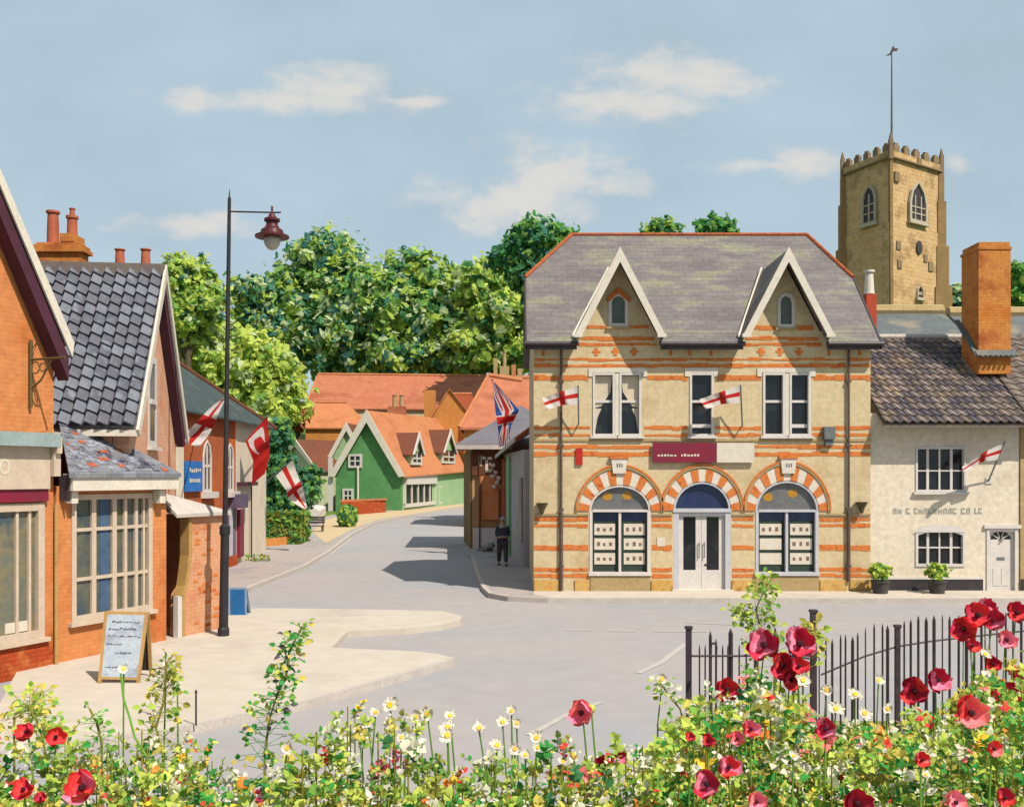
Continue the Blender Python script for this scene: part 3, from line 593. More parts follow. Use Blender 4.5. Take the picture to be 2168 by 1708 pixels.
m = MB(); hf.box(m, u0h, dr[0]-.1, .05, hf.z(0,1226), -.02, .03); build('plinth', m, m_plinth, H); m = MB(); hf.box(m, u0h, dr[0]-.1, hf.z(0,1226)+.003, hf.z(0,1221), -.02, .045); build('plinth_cap', m, m_white, H)
m = None; x = 1890; m_letter = mat('faded_letter_paint', (168,172,160), (188,186,170), None, 8, .8)
for wl in (1,1,0,1,0,1,1,1,1,1,1,1,1,1,0,1,1,0,1,1):                  # illegible faded capitals
    if wl:
        m = m or MB(); ww = random.uniform(6.5,9.5); k = random.randrange(4); X0,X1 = hf.u(x),hf.u(x+ww); Z0,Z1 = hf.z(0,1087),hf.z(0,1075)
        if k in (0,1): hf.box(m, X0,X0+.035,Z0,Z1,0,.012); hf.box(m, X0+.036,X1,Z0,Z0+.035,0,.012)
        if k in (0,2): hf.box(m, X0+.037,X1,Z1-.035,Z1,0,.011)
        if k in (2,3): hf.box(m, X0+.01,X0+.045,Z0,Z1-.036,0,.012); hf.box(m, X1-.035,X1,Z0,Z1-.037,0,.012)
        if k == 3: hf.box(m, X0+.046,X1-.036,(Z0+Z1)/2-.02,(Z0+Z1)/2+.02,0,.012)
        x += ww+2
    else: x += 7; build('lettering', m, m_letter, H); m = None
build('lettering', m, m_letter, H)
# next house at the right edge, and the houses behind
N2 = thing('neighbour_house', 'tan brick house just entering at the right edge beside the white door', 'house', (16,27.9,0))
m = MB(); m.box((hf.u(2159),27.86,0),(20.5,33.9,zeh+.2)); build('wall', m, m_stone, N2)
m = MB(); pantiles(m, (hf.u(2159)+.02,27.3,zeh), (20.8,27.3,zeh), (20.8,31.2,zr+.1), (hf.u(2159)+.02,31.2,zr+.1), 16, 15, .03, .035); m.prism([(hf.u(2159),31.2,zr+.1),(20.8,31.2,zr+.1),(20.8,34.6,zeh),(hf.u(2159),34.6,zeh)], (0,0,-.08)); build('roof', m, m_pantile2, N2)
m = MB(); m.box((hf.u(2159)+.01,27.83,0),(20.4,27.86,.45)); build('plinth', m, m_plinth, N2)
for (x0,x1,yr,ye_,d,lab,mt) in [(1852,2056,660,720,42,'grey green slate roofed house behind the pantile roof, left of the chimney',m_greenslate),(2080,2260,664,735,44,'brownish slate roofed house behind the right hand chimney',m_greenslate)]:
    t = thing('back_house', lab, 'house', (P(x0,ye_,d).x,d,0)); a = P(x0,ye_,d); b_ = P(x1,ye_,d); r1 = P(x0,yr,d+3.5); r2 = P(x1,yr,d+3.5)
    m = MB(); m.box((a.x,d+.3,0),(b_.x,d+7,a.z)); m.prism([(a.x,d+.3,a.z),(a.x,d+3.6,r1.z-.1),(a.x,d+7,a.z)],(b_.x-a.x,0,0)); build('wall', m, m_render, t)
    m = MB(); m.prism([a,b_,(b_.x+.3,r2.y,r2.z),(a.x,r1.y,r1.z)], (0,0,-.1)); m.prism([(a.x,r1.y,r1.z),(b_.x+.3,r2.y,r2.z),(b_.x,d+7.3,a.z),(a.x,d+7.3,a.z)], (0,0,-.1)); rf = build('roof', m, mt, t)
    m = MB(); ridge(m, (a.x,r1.y,r1.z), (b_.x+.3,r2.y,r2.z), .32, .6); build('ridge_tiles', m, m_stone, rf)
m_bred = mat('red_orange_stack', (206,84,52), (188,72,46), None, 3, .8)
t = thing('chimney_stack', 'slim red chimney with a buff pot rising beside the right end of the slate roof', 'chimney', (13.2,38,0))
a = P(1832,720,37); b_ = P(1856,622,37); m = MB(); m.box((a.x+.05,37,6.5),(b_.x,37.6,b_.z)); build('stack', m, m_bred, t); c_ = P(1842,622,37.2); m = MB(); m.lathe((c_.x,37.3,c_.z), [(.2,0),(.19,.1),(.15,.8),(.21,.82),(.21,.9)], 12); build('chimney_pot', m, m_barge, t)
m = MB(); m.box((a.x-1.2,36.6,0),(b_.x+.6,38.6,6.5)); build('shaft', m, m_render, t)
# ================================================================ CHURCH TOWER
m_tl = mat('golden_church_stone', (216,178,124), (190,154,108), (228,192,142), .5, .95, .6, contrast=.12, pat=1, u=(1,.6), size=(.75,.36), pm=.88, mo=.02)
m_td = mat('dark_flint_dressing', (158,134,102), (136,116,92), None, .8, .9)
m_tw = mat('pale_tracery', (206,196,172), (188,178,156), None, 2, .8)
TD = 85.0; c0 = P(1886,655,TD)                     # nearest corner
T = thing('church_tower', 'tall square golden stone church tower with battlements behind the town', 'tower', (c0.x,TD+5,0))
wr = P(1991,0,1).x; wl = P(1786,0,1).x
# plan: near corner, then right and left corners further back
def corner(k, dep): return V((k*dep, dep))
CR, CLt = corner(wr, TD+4.2), corner(wl, TD+5.2); CN = V((c0.x,TD)); CB = CR+CLt-CN
zt = P(0,318,TD).z; cen = (CN+CB)/2
def ring(s, z): return [V((*(cen+(p-cen)*s),z)) for p in (CN,CR,CB,CLt)]
m = MB()
for z0,z1,s0 in ((0,P(0,470,TD).z,1.03),(P(0,470,TD).z,zt-.6,1.0)): m.hexa(ring(s0,z0), ring(s0-.005,z1))
m.hexa(ring(1.03,zt-.6), ring(1.03,zt)); build('wall', m, m_tl, T)
m = MB(); fR, fL = Fc(CN,CR), Fc(CN,CLt)
for f,l in ((fR,(CR-CN).length),(fL,(CLt-CN).length)):
    n = 5
    for k in range(n): u = l*(k+.5)/n; f.box(m, u-l/n*.27, u+l/n*.27, zt, zt+.55, -.25, .1); f.box(m, u-l/n*.16, u+l/n*.16, zt+.55, zt+.75, -.2, .07)
    f.box(m, -.1, l+.1, zt-.68, zt-.56, -.2, .26)
for p,f in ((CB,fR),(CB,fL)): pass
build('battlement', m, m_td, T)
for p,dx in ((CN,0),(CR,.15),(CLt,-.15)):
    m = MB(); q = cen+(p-cen)*1.02; m.box((q.x-.17,q.y-.17,zt-.8),(q.x+.17,q.y+.17,zt+.9)); m.lathe((q.x,q.y,zt+.9), [(.2,0),(.05,.6)], 6); build('pinnacle', m, m_td, T)
m = MB()
for p,od in ((CN,1.035),(CR,1.05),(CLt,1.05)):
    for z0,z1,w_ in ((0,P(0,590,TD).z,.75),(P(0,590,TD).z,P(0,500,TD).z,.55),(P(0,500,TD).z,P(0,400,TD).z,.38),(P(0,400,TD).z,zt-.8,.25)):
        q = cen+(p-cen)*1.0; 
        if p is CN: m.box((q.x-.12,q.y-w_*.25-.1,z0),(q.x+.12,q.y+.3,z1))
        else: m.box((q.x-w_,q.y-w_,z0),(q.x+w_,q.y+w_,z1))
build('buttress', m, m_td if False else mat('buttress_stone', (150,122,84),(176,142,92),None,.8,.9), T)
def lancet(f, x0,y0,x1,y1, bars=2):
    u0,u1,z0,z1 = f.rect(x0,y0,x1,y1); u0,u1=min(u0,u1),max(u0,u1); W=u1-u0; um=(u0+u1)/2; zs=z1-W*.75
    o = [(u0,z0),(u1,z0),(u1,zs),(u1-W*.12,zs+W*.4),(um,z1),(u0+W*.12,zs+W*.4),(u0,zs)]; zm=(z0+z1)/2
    q = [(um+(u-um)*.8, zm+(z-zm)*.9) for u,z in o]; m = MB()
    for j in range(7): f.poly(m, [o[j],o[(j+1)%7],q[(j+1)%7],q[j]], .1, .3)
    for b_ in range(bars): uu = u0+W*(b_+1)/(bars+1); f.box(m, uu-.06, uu+.06, z0+.1, zs+W*.25, .12, .24)
    for k in (1,2): zz = z0+(zs-z0)*k/3+.2; f.box(m, u0+.15, u1-.15, zz-.05, zz+.05, .12, .22)
    f.box(m, u0-.15, u1+.15, z0-.22, z0, .05, .4)
    wd = build('window', m, m_tw, T); g = MB(); f.poly(g, q, .08, .14); build('louvre', g, m_lead, wd)
lancet(fR, 1921,385,1958,472); lancet(fL, 1829,392,1858,475, 1)
lancet(fR, 1937,605,1950,632, 0)
m = MB(); u,z = fR.uz(1943,525); fR.poly(m, [(u+.42*math.cos(a*.524), z+.6*math.sin(a*.524)) for a in range(12)], .05, .2); build('oval_opening', m, m_lead, T)
for x,y,s in ((1897,375,.35),(1944,346,.3),(1957,548,.25),(1968,565,.35),(1900,520,.3),(1902,560,.3)): m = MB(); u,z = fR.uz(x,y); fR.box(m, u-s,u+s,z-s*1.2,z+s*1.2,.02,.17); build('putlog_hole', m, m_td, T)
pt = P(1889,104,TD+5); m = MB(); m.tube([(cen.x,cen.y,zt-1),(cen.x,cen.y,pt.z-1)], [.13,.06], 6); fp = tag(build('flagpole', m, m_grey, None, (cen.x,cen.y,zt-1)), 'thin bare flagpole on top of the church tower', 'flagpole')
m = MB(); m.prism([(cen.x-.55,cen.y,pt.z-.75),(cen.x-.1,cen.y,pt.z-.7),(cen.x+.15,cen.y,pt.z-.35),(cen.x+.5,cen.y,pt.z-.3),(cen.x+.6,cen.y,pt.z-.1),(cen.x+.25,cen.y,pt.z-.05),(cen.x+.15,cen.y,pt.z+.2),(cen.x-.0,cen.y,pt.z-.1),(cen.x-.15,cen.y,pt.z-.5)], (0,.06,0)); m.tube([(cen.x,cen.y,pt.z-1.1),(cen.x,cen.y,pt.z-.4)], .05, 5); build('finial', m, m_lead, fp)
# ================================================================ LEFT SIDE SHOPS
m_ob = mat('orange_brick_wall', (220,128,66), (204,108,50), (230,150,92), .9, .9, .15, pat=1, u=(.406,.914), size=(.23,.078), mo=.006, pm=.93)
m_obr = mat('rough_red_brick', (206,84,32), (226,128,66), (188,78,36), 3.5, .9, .4, pat=1, u=(.406,.914), size=(.23,.078), pm=.85)
m_pink = mat('pink_brick_wall', (230,168,134), (220,150,114), (236,182,150), 1.2, .9, .12, pat=1, u=(-.12,.99), size=(.23,.078), mo=.006, pm=.95)
m_purp = mat('purple_brown_board', (92,44,66), (74,40,54), None, 3, .7)
m_gpt = mat('grey_black_pantile', (126,130,144), (148,154,168), (98,98,110), 3.2, .55, .2)
m_mslate = mat('patchy_blue_slate', (124,126,138), (108,106,118), (150,152,160), 1.6, .7, .3, pat=1, u=(.406,.914), slope=(-.5,.2,.6), size=(.36,.16), pm=.7)
m_rdslate = mat('replacement_slate', (196,110,76), (170,92,70), None, 5, .8); m_lgslate = mat('pale_slate', (164,168,182), (92,88,104), None, 2.2, .6, contrast=.06)
m_timber = mat('ochre_timber', (206,166,100), (182,140,84), None, 4, .7)
m_sframe = mat('cream_window_frame', (226,206,182), (210,188,168), None, 4, .6)
m_shopg = mat('mottled_shop_glass', (116,120,108), (78,94,108), (140,130,98), 1.3, .15, spec=.6, contrast=.12)  # mottled browns and greens stand for the shop interior
m_shopg2 = mat('workshop_window_glass', (112,112,92), (72,86,98), (96,100,90), 2.0, .15, spec=.6, contrast=.12)
m_dkb = mat('brown_and_painted_shade', (128,78,52), (104,66,50), None, 2, .9)  # dark brown with wall shade put into it; also plain ridge and pipe brown
lf = Fc((-8.4,16.1), (-6.8,19.7))
uA = -1.6; uC = lf.u(113)                            # L1 runs from off frame to the downpipe
S1 = thing('corner_shop', 'orange brick gabled shop cut by the left edge, cream fascia over its window', 'shop', lf.at(0,0,0))
gz = lambda x,y: lf.uz(x,y)
ve = lf.uz(124,722); sl_ = (lf.z(0,440)-ve[1])/(lf.u(0)-ve[0])      # verge slope
uap = -1.3; zap = ve[1]+sl_*(uap-ve[0]); u2 = 2*uap-ve[0]
ws = lf.rect(-60,1078,92,1325); ws = (ws[0],lf.u(92),.62,2.92)
m = MB(); lf.wall(m, [(u2,0),(uC,0),(uC,ve[1]-.25),(uap,zap-.2),(u2,ve[1]-.25)], [R4(*ws)], .3)
L1back = lf.at(0,0,-7)-lf.at(0,0,0)
m.hexa([lf.at(u2,0,-.31),lf.at(uC,0,-.31),lf.at(uC,0,-7),lf.at(u2,0,-7)],[lf.at(u2,ve[1]-.4,-.31),lf.at(uC,ve[1]-.4,-.31),lf.at(uC,ve[1]-.4,-7),lf.at(u2,ve[1]-.4,-7)])
build('wall', m, m_ob, S1)
m = MB(); lf.box(m, u2, lf.u(100), 0, ws[2]-.06, -.01, .03); lf.box(m, lf.u(100)+.002, uC-.001, 0, .4, -.01, .02); build('brick_plinth', m, m_obr, S1)
m = MB(); B1 = lambda u,z,n: lf.at(u,z,n)
for a,b_ in (((ve[0],ve[1]),(uap,zap)),((u2,ve[1]),(uap,zap))):
    p = [B1(a[0],a[1],.32),B1(b_[0],b_[1],.32),B1(b_[0],b_[1],-7.2),B1(a[0],a[1],-7.2)]; m.prism(p, (0,0,-.1))
rf = build('roof', m, m_slate, S1)
m = MB(); lf.poly(m, [(ve[0]+.02,ve[1]-.05),(uap,zap+.05),(uap,zap-.16),(ve[0]-.02,ve[1]-.3)], .32, .36); lf.poly(m, [(u2-.02,ve[1]-.05),(uap,zap+.05),(uap,zap-.16),(u2+.02,ve[1]-.3)], .32, .36); build('bargeboard', m, m_barge, rf)
m = MB(); lf.poly(m, [(ve[0]-.05,ve[1]-.29),(uap,zap-.15),(uap,zap-.5),(ve[0]-.05,ve[1]-.7)], .04, .3); lf.poly(m, [(u2+.05,ve[1]-.29),(uap,zap-.15),(uap,zap-.5),(u2+.05,ve[1]-.7)], .04, .3); build('soffit', m, m_purp, rf)
wd = win(S1, lf, ws, cols=(.62,.8,.93), rows=(), fw=.13, bw=.05, mf=m_sframe, mg=m_shopg, set_=-.05, proud=.035)
m = MB(); q = ws; lf.box(m, lf.u(14), lf.u(66), q[2]+.15, q[2]+.32, -.049, -.03); build('interior_shelf', m, m_card, wd)
m = MB(); f0,f1 = lf.rect(0,1035,104,942)[2:][0], 0
zfa = lf.z(50,1035); zfb = lf.z(50,945); lf.box(m, u2+.3, lf.u(96), zfa, zfb, .0, .12); sg = build('fascia', m, m_sframe, S1)
m = MB(); lf.box(m, u2+.3, lf.u(104), zfb, lf.z(50,916), .0, .28); build('fascia_hood', m, mat('pale_blue_hood',(172,190,190),(150,168,168),None,3,.7), sg)
m = MB(); lf.box(m, lf.u(94)+.03, lf.u(112)-.01, lf.z(104,1008), lf.z(104,915), .0, .2); lf.box(m, lf.u(98), lf.u(108), lf.z(104,960), lf.z(104,925), .2, .27); build('console', m, m_sframe, sg)
m = MB(); lf.box(m, u2+.3, lf.u(96), zfa-.21, zfa-.002, .0, .08); build('red_rail', m, m_crim, sg)
m = MB(); cu,cz = lf.uz(-1,988)
for k in range(16): a0,a1 = k*math.pi/8,(k+1)*math.pi/8; lf.poly(m, [(cu+.1*math.cos(a0),cz+.13*math.sin(a0)),(cu+.1*math.cos(a1),cz+.13*math.sin(a1)),(cu+.065*math.cos(a1),cz+.095*math.sin(a1)),(cu+.065*math.cos(a0),cz+.095*math.sin(a0))], .12, .127)
build('lettering', m, m_card, sg)
m = MB(); m.tube([lf.at(uC+.0,z,.07) for z in (.02,2.9)], .035, 8); build('downpipe', m, m_timber, S1)
# empty sign bracket
bx = lf.u(60); k = MB(); k.tube([lf.at(bx,lf.z(60,862),.06), lf.at(bx,lf.z(60,720),.06)], .03, 6); za = lf.z(62,762)
k.tube([lf.at(bx,za,.06), lf.at(bx,za+.0,.85)], .022, 6); k.tube([lf.at(bx,za-.5,.06), lf.at(bx,za-.35,.3), lf.at(bx,za-.02,.55)], .016, 6)
for r_,c_ in ((.1,.16),(.07,.34)): k.tube([lf.at(bx, za-.14+r_*math.sin(a*.6), c_+r_*math.cos(a*.6)) for a in range(11)], .012, 5)
k.tube([lf.at(bx,za+.02,.08),lf.at(bx,za+.28,.2),lf.at(bx,za+.2,.1)], .012, 5)
tag(build('sign_bracket', k, m_olive, None, lf.at(bx,lf.z(60,862),.06)), 'rusty scrolled iron sign bracket with no sign, high on the orange wall', 'bracket')
# --- L2 bay
S2 = thing('workshop', 'low orange brick shop with patchy slate lean to and large many paned window', 'shop', lf.at(lf.u(230),0,0))
uD = lf.u(352); zE = 3.2
w3 = lf.rect(152,1030,320,1300); w3 = (lf.u(150),lf.u(321),.78,3.05)
m = MB(); lf.wall(m, R4(uC+.06,uD,0,zE), [R4(*w3)], .28)
L3n = V((-7.32,18.8)); m.hexa([lf.at(uC+.06,0,-.29),lf.at(uD,0,-.29),lf.at(uD,0,-.55),lf.at(uC+.06,0,-.9)],[lf.at(uC+.06,zE-.1,-.29),lf.at(uD,zE-.1,-.29),lf.at(uD,zE-.1,-.55),lf.at(uC+.06,zE-.1,-.9)])
build('wall', m, m_ob, S2)
wd = win(S2, lf, w3, cols=((.27,.1),(.52,.1),(.66,.07),(.80,.07),(.90,.05)), rows=(.33,.72), fw=.1, bw=.06, mf=m_sframe, mg=m_shopg2, set_=-.05)
g = MB(); uu = w3[0]+.36*(w3[1]-w3[0]); lf.box(g, uu, uu+.22, w3[2]+.12, w3[3]-.1, -.049, -.042); build('curtain', g, mat('blue_curtain',(88,116,148),(66,88,118),None,4,.8), wd)
m = MB(); lf.box(m, lf.u(128), uD+.02, 3.12, 3.42, .06, .3); build('fascia', m, m_barge, S2)
m = MB(); lf.box(m, uC+.12, lf.u(128)-.01, 2.95, 3.4, .0, .24); build('gutter_end', m, m_lead, S2)
m = MB(); lf.box(m, lf.u(322), lf.u(334), 2.85, 3.1, .0, .2); build('corbel', m, m_barge, S2); m = MB(); lf.box(m, lf.u(134), lf.u(148), 2.9, 3.1, .0, .2); build('corbel', m, m_barge, S2)
ap = P(118,860,18.75); m = MB(); e0 = lf.at(uC+.03,3.43,.34); e1 = lf.at(uD+.05,3.43,.34); m.prism([e0,e1,ap], (0,0,-.08)); mid = lf.at(uD+.05,3.43,-.5)
m.prism([e1,mid,ap], (0,0,-.07)); m.mi = 1
for kk in range(110):                                  # orange replacement slates
    a,b_ = random.uniform(.06,.92), .04+.9*(1-math.sqrt(random.random()))
    m.mi = 1 if kk < 16 else 2
    p = e0.lerp(e1, a).lerp(ap, b_); du = (e1-e0).normalized()*random.uniform(.05,.09); dv = (ap-(e0+e1)/2).normalized()*random.uniform(.035,.06); n_ = (e1-e0).cross(ap-e0).normalized(); n_ = n_ if n_.z>0 else -n_
    m.prism([p-du-dv,p+du-dv,p+du+dv,p-du+dv], n_*.012)
rf = build('roof', m, [m_mslate,m_rdslate,m_lgslate], S2)
# --- L3 tall gabled pantile house
L3n, L3f = V((-7.32,18.8)), V((-7.86,23.0)); gf = Fc(L3n, L3f); lg = gf.len
S3 = thing('gabled_house', 'pink brick house with steep dark pantile roof and white bargeboards beside the lamp', 'house', (L3n.x,L3n.y,0))
ze3 = gf.z(300,884); apx = gf.at(lg/2,0,0); za3 = EYE+437/FPX*20.9
wl3 = gf.rect(313,756,331,946)
m = MB(); gf.wall(m, [(0,0),(lg,0),(lg,ze3),(lg/2,za3-.15),(0,ze3)], [R4(*wl3)], .3)
bk = gf.at(0,0,-9)-gf.at(0,0,0)
m.hexa([gf.at(0.001,0,-.31),gf.at(lg,0,-.31),gf.at(lg,0,-9),gf.at(0.001,0,-9)],[gf.at(0.001,ze3-.1,-.31),gf.at(lg,ze3-.1,-.31),gf.at(lg,ze3-.1,-9),gf.at(0.001,ze3-.1,-9)])
build('wall', m, m_pink, S3)
m = MB(); near = Fc((L3n.x-9,L3n.y-1.15),(L3n.x-.0,L3n.y-.0)); 
m.hexa([gf.at(-.03,3.2,-.5),gf.at(-.005,3.2,-.5),gf.at(-.005,3.2,-5),gf.at(-.03,3.2,-5)],[gf.at(-.03,ze3,-.5),gf.at(-.005,ze3,-.5),gf.at(-.005,ze3,-5),gf.at(-.03,ze3,-5)]); build('side_wall_painted_shade', m, m_dkb, S3)  # shade of the near wall, painted as a thin dark brown sheet
E0 = lambda n: gf.at(-.28, ze3-.22, n); Rg = lambda n: gf.at(lg/2, za3, n); E1 = lambda n: gf.at(lg+.28, ze3-.22, n)
m = MB(); pantiles(m, E0(-5.2), E0(.2), Rg(.2), Rg(-5.2), 23, 15, .055, .06, 6, 3); pantiles(m, E1(.2), E1(-5.2), Rg(-5.2), Rg(.2), 18, 12, .04, .04)
for a in (E0,E1): m.prism([a(-9.2),a(.2),Rg(.2),Rg(-9.2)], (0,0,-.08))
rf = build('roof', m, [m_gpt,mat('pantile_pale', (138,142,154), (118,122,134), None, 3.2, .55, .2),mat('pantile_dark', (102,104,116), (118,118,128), None, 3.2, .55, .2)], S3)
m = MB(); m.prism([Rg(.22)+V((0,0,-.26)),Rg(-5.3)+V((0,0,-.26)),Rg(-5.3)+V((0,0,.06)),Rg(.22)+V((0,0,.06))], (0,-.19,0)); m.tube([Rg(.22)+V((0,0,.0)),Rg(-5.3)+V((0,0,.0))], .09, 8); build('ridge_tiles', m, m_kerb if False else mat('brown_ridge',(136,124,112),(118,104,104),None,3,.8), rf)
for q,nm in ((-1,0),(1,0)):
    m = MB(); ue = -.3 if q < 0 else lg+.3; s_ = -q
    gf.poly(m, [(ue,ze3-.3),(lg/2,za3+.08),(lg/2,za3-.24),(ue+s_*.14,ze3-.42)], .2, .25); build('bargeboard', m, m_barge, rf)
m = MB(); gf.poly(m, [(lg+.16,ze3-.42),(lg/2,za3-.3),(lg/2,za3-.62),(lg-.05,ze3-.5)], .02, .19); build('soffit', m, m_purp, rf)
m = MB(); m.hexa([E0(-5.2)+V((0,0,-.2)),E0(.2)+V((0,0,-.2)),E0(.2)+V((0,.1,-.2)),E0(-5.2)+V((0,.1,-.2))],[E0(-5.2)+V((0,0,-.02)),E0(.2)+V((0,0,-.02)),E0(.2)+V((0,.1,-.02)),E0(-5.2)+V((0,.1,-.02))]); build('gutter', m, m_barge, rf)
win(S3, gf, wl3, cols=(), rows=(.5,), fw=.13, bw=.1, mf=m_white, mg=m_shopg2, set_=.004, proud=.016)
# chimneys
def stack(parent, x0,x1,yt,yb, d, dep, ma, caps=True, name='chimney', up=.5):
    a,b_ = P(x0,yb,d), P(x1,yt,d); m = MB(); h = b_.z-a.z; m.box((a.x+.0,d,a.z-up),(b_.x,d+dep,a.z+h*.5 if caps else b_.z))
    if caps: m.box((a.x-.07,d-.07,a.z+h*.5),(b_.x+.07,d+dep+.07,a.z+h*.68)); m.box((a.x-.03,d-.03,a.z+h*.68),(b_.x+.03,d+dep+.03,a.z+h*.86)); m.box((a.x+.04,d+.04,a.z+h*.86),(b_.x-.04,d+dep-.04,b_.z))
    return build(name, m, ma, parent)
def pot(parent, x,y0,y1,wpx,d, ma, tall=False):
    p = P(x,y1,d); q = P(x,y0,d); r = wpx/2/FPX*d; h = q.z-p.z; m = MB()
    pr = [(r*1.0,-.05),(r*.95,h*.5),(r*.85,h*.93),(r*1.12,h*.935),(r*1.12,h),(r*.8,h)] if not tall else [(r,-.05),(r*.9,h*.65),(r*1.15,h*.66),(r*1.15,h*.74),(r*.5,h*.75),(r*.45,h*.96),(r*.6,h*.965),(r*.6,h)]
    m.lathe((p.x,d+.2,p.z), pr, 14); return build('chimney_pot', m, ma, parent, smooth=False)
m_pot = mat('terracotta_pot', (206,116,84), (176,92,66), None, 3, .8)
c_ = stack(rf, 70,172,512,556, 20.7, .35, m_chim); pot(c_, 103,442,512,25, 20.9, m_pot); pot(c_, 144,436,500,22, 20.9, m_pot, True)
g = MB(); a,b_ = P(131,512,20.85), P(160,496,20.85); g.box((a.x,20.75,a.z-.02),(b_.x,21.3,b_.z)); build('pot_base', g, m_chim, c_)
pot(rf, 246,523,562,20, 20.9, m_pot); pot(rf, 301,523,562,20, 20.9, m_pot)
# --- L4 porch with brick pier
S4 = thing('brick_outhouse', 'small pinkish brick outhouse with grey lean to roof and dark recess beside the lamp post', 'outhouse', lf.at(lf.u(430),0,0))
m = MB(); x0,x1 = lf.u(368),lf.u(474); zt4 = lf.z(430,1092); q0 = lf.u(404)
lf.poly(m, [(lf.u(384),.0),(x1,0),(x1,zt4),(q0,zt4),(q0+.0,zt4-.6),(q0-.02,1.5),(lf.u(398),1.15),(lf.u(386),.95)], -.3, 0)
m.hexa([lf.at(x1-.25,0,-.3),lf.at(x1,0,-.3),lf.at(x1,0,-1.5),lf.at(x1-.25,0,-1.5)],[lf.at(x1-.25,zt4,-.3),lf.at(x1,zt4,-.3),lf.at(x1,zt4,-1.5),lf.at(x1-.25,zt4,-1.5)])
m_pier = mat('salmon_brick', (222,150,108), (208,128,84), (232,172,132), 1.5, .9, .3, pat=1, u=(.406,.914), size=(.23,.078), mo=.006, pm=.95)
m.mi = 1
for _ in range(26): u_ = random.uniform(lf.u(408),x1-.28); z_ = round(random.uniform(.15,zt4-.15)/.078)*.078; lf.box(m, u_,u_+random.uniform(.1,.2),z_,z_+.055,-.01,.006)
build('wall', m, [m_pier,m_orange], S4)
m = MB(); lf.box(m, x0, q0, 0, zt4, -1.2, -1.1); lf.box(m, x0-.02, x0+.0, 0, zt4, -1.1, -.35); build('recess_wall', m, mat('brick_painted_shade',(104,62,50),(84,50,48),None,2,.9), S4)  # gloom of the open recess is put into the dark brick colour
m = MB(); pts = [(q0+.01,zt4),(q0-.0,1.75),(q0-.06,1.4),(lf.u(396),1.15),(lf.u(388),.95)]; 
for a,b_ in zip(pts,pts[1:]): m.hexa([lf.at(a[0]-.09,a[1],.03),lf.at(a[0]+.0,a[1],.03),lf.at(a[0],a[1],-.2),lf.at(a[0]-.09,a[1],-.2)],[lf.at(b_[0]-.09,b_[1],.03),lf.at(b_[0],b_[1],.03),lf.at(b_[0],b_[1],-.2),lf.at(b_[0]-.09,b_[1],-.2)])
build('timber_brace', m, m_timber, S4)
m = MB(); lf.box(m, lf.u(375), lf.u(384), 0, .95, -.1, .02); build('white_post', m, m_white, S4); m = MB(); lf.box(m, lf.u(384)+.003, lf.u(390), 0, .96, -.05, .03); build('timber_post', m, m_timber, S4)
m = MB(); a = [lf.at(x0-.05,zt4,.1),lf.at(x1+.06,zt4,.1),lf.at(x1+.06,zt4,-1.6),lf.at(x0-.05,zt4,-1.6)]; hp = lf.z(366,1046)
b4 = [lf.at(x0-.05,zt4+.02,.12), lf.at(x1+.08,zt4+.02,.12), lf.at(x1+.08,zt4+.02,-1.6), lf.at(x0-.05,hp,-1.6)]
m.prism([lf.at(x0-.05,zt4+.0,.12),lf.at(x1+.1,zt4+.0,.12),lf.at(x0-.05,hp,-.45)], (0,0,.07)); m.prism([lf.at(x1+.1,zt4,.12),lf.at(x1+.1,zt4,-1.6),lf.at(x0-.05,hp,-1.5),lf.at(x0-.05,hp,-.45)], (0,0,.07)); build('roof', m, m_kerb, S4)
# --- L5 brick hall + white end
S5 = thing('brick_hall', 'orange brick and white rendered building with dark hipped slate roof and arched windows', 'building', (-10.1,33,0))
a5 = Fc((-10.1,26.0),(-10.12,36.0)); b5 = Fc((-10.12,36.0),(-10.8,43.2)); z5 = 5.45
m_hb = mat('hall_brick', (216,112,44), (178,94,52), (196,104,54), .8, .9, .3, pat=1, u=(0,1), size=(.23,.078), mo=.006, pm=.93)
wa = [(429,931,447,1041),(480,938,494,1040)]
def lan(f,x0,y0,x1,y1):
    u0,u1,z0,z1 = f.rect(x0,y0,x1,y1); u0,u1 = min(u0,u1),max(u0,u1); W=u1-u0; um=(u0+u1)/2; zs=z1-min(W*.6,.6); return [(u0,z0),(u1,z0),(u1,zs),(u1-W*.15,(zs+z1)/2+.08),(um,z1),(u0+W*.15,(zs+z1)/2+.08),(u0,zs)]
lw = [lan(a5,*q) for q in wa]
m = MB(); a5.wall(m, R4(0,10,0,z5), lw, .3); m.box((-18,26,0),(-10.45,36,z5-.05)); build('wall', m, m_hb, S5)
m = MB(); a5.box(m, a5.u(386), 9.99, a5.z(440,930), z5-.01, -.1, .03) if False else None
for l in lw:
    m = MB(); um = sum(p[0] for p in l)/7; zm=(l[0][1]+l[4][1])/2; q = [(um+(u-um)*.72, zm+(z-zm)*.9) for u,z in l]
    for j in range(7): a5.poly(m, [l[j],l[(j+1)%7],q[(j+1)%7],q[j]], -.15, .03)
    a5.box(m, um-.05, um+.05, q[0][1], q[4][1]-.1, -.04,.02); a5.box(m, l[0][0]+.02, l[1][0]-.02, zm-.05, zm+.05, -.04,.021)
    wd = build('window', m, m_white, S5); g = MB(); a5.poly(g, q, -.1, -.005); build('pane', g, m_glass, wd)
    g = MB(); a5.box(g, l[0][0]-.15, l[1][0]+.15, l[0][1]-.2, l[0][1]-.003, -.05, .22); build('sill', g, m_white, wd)
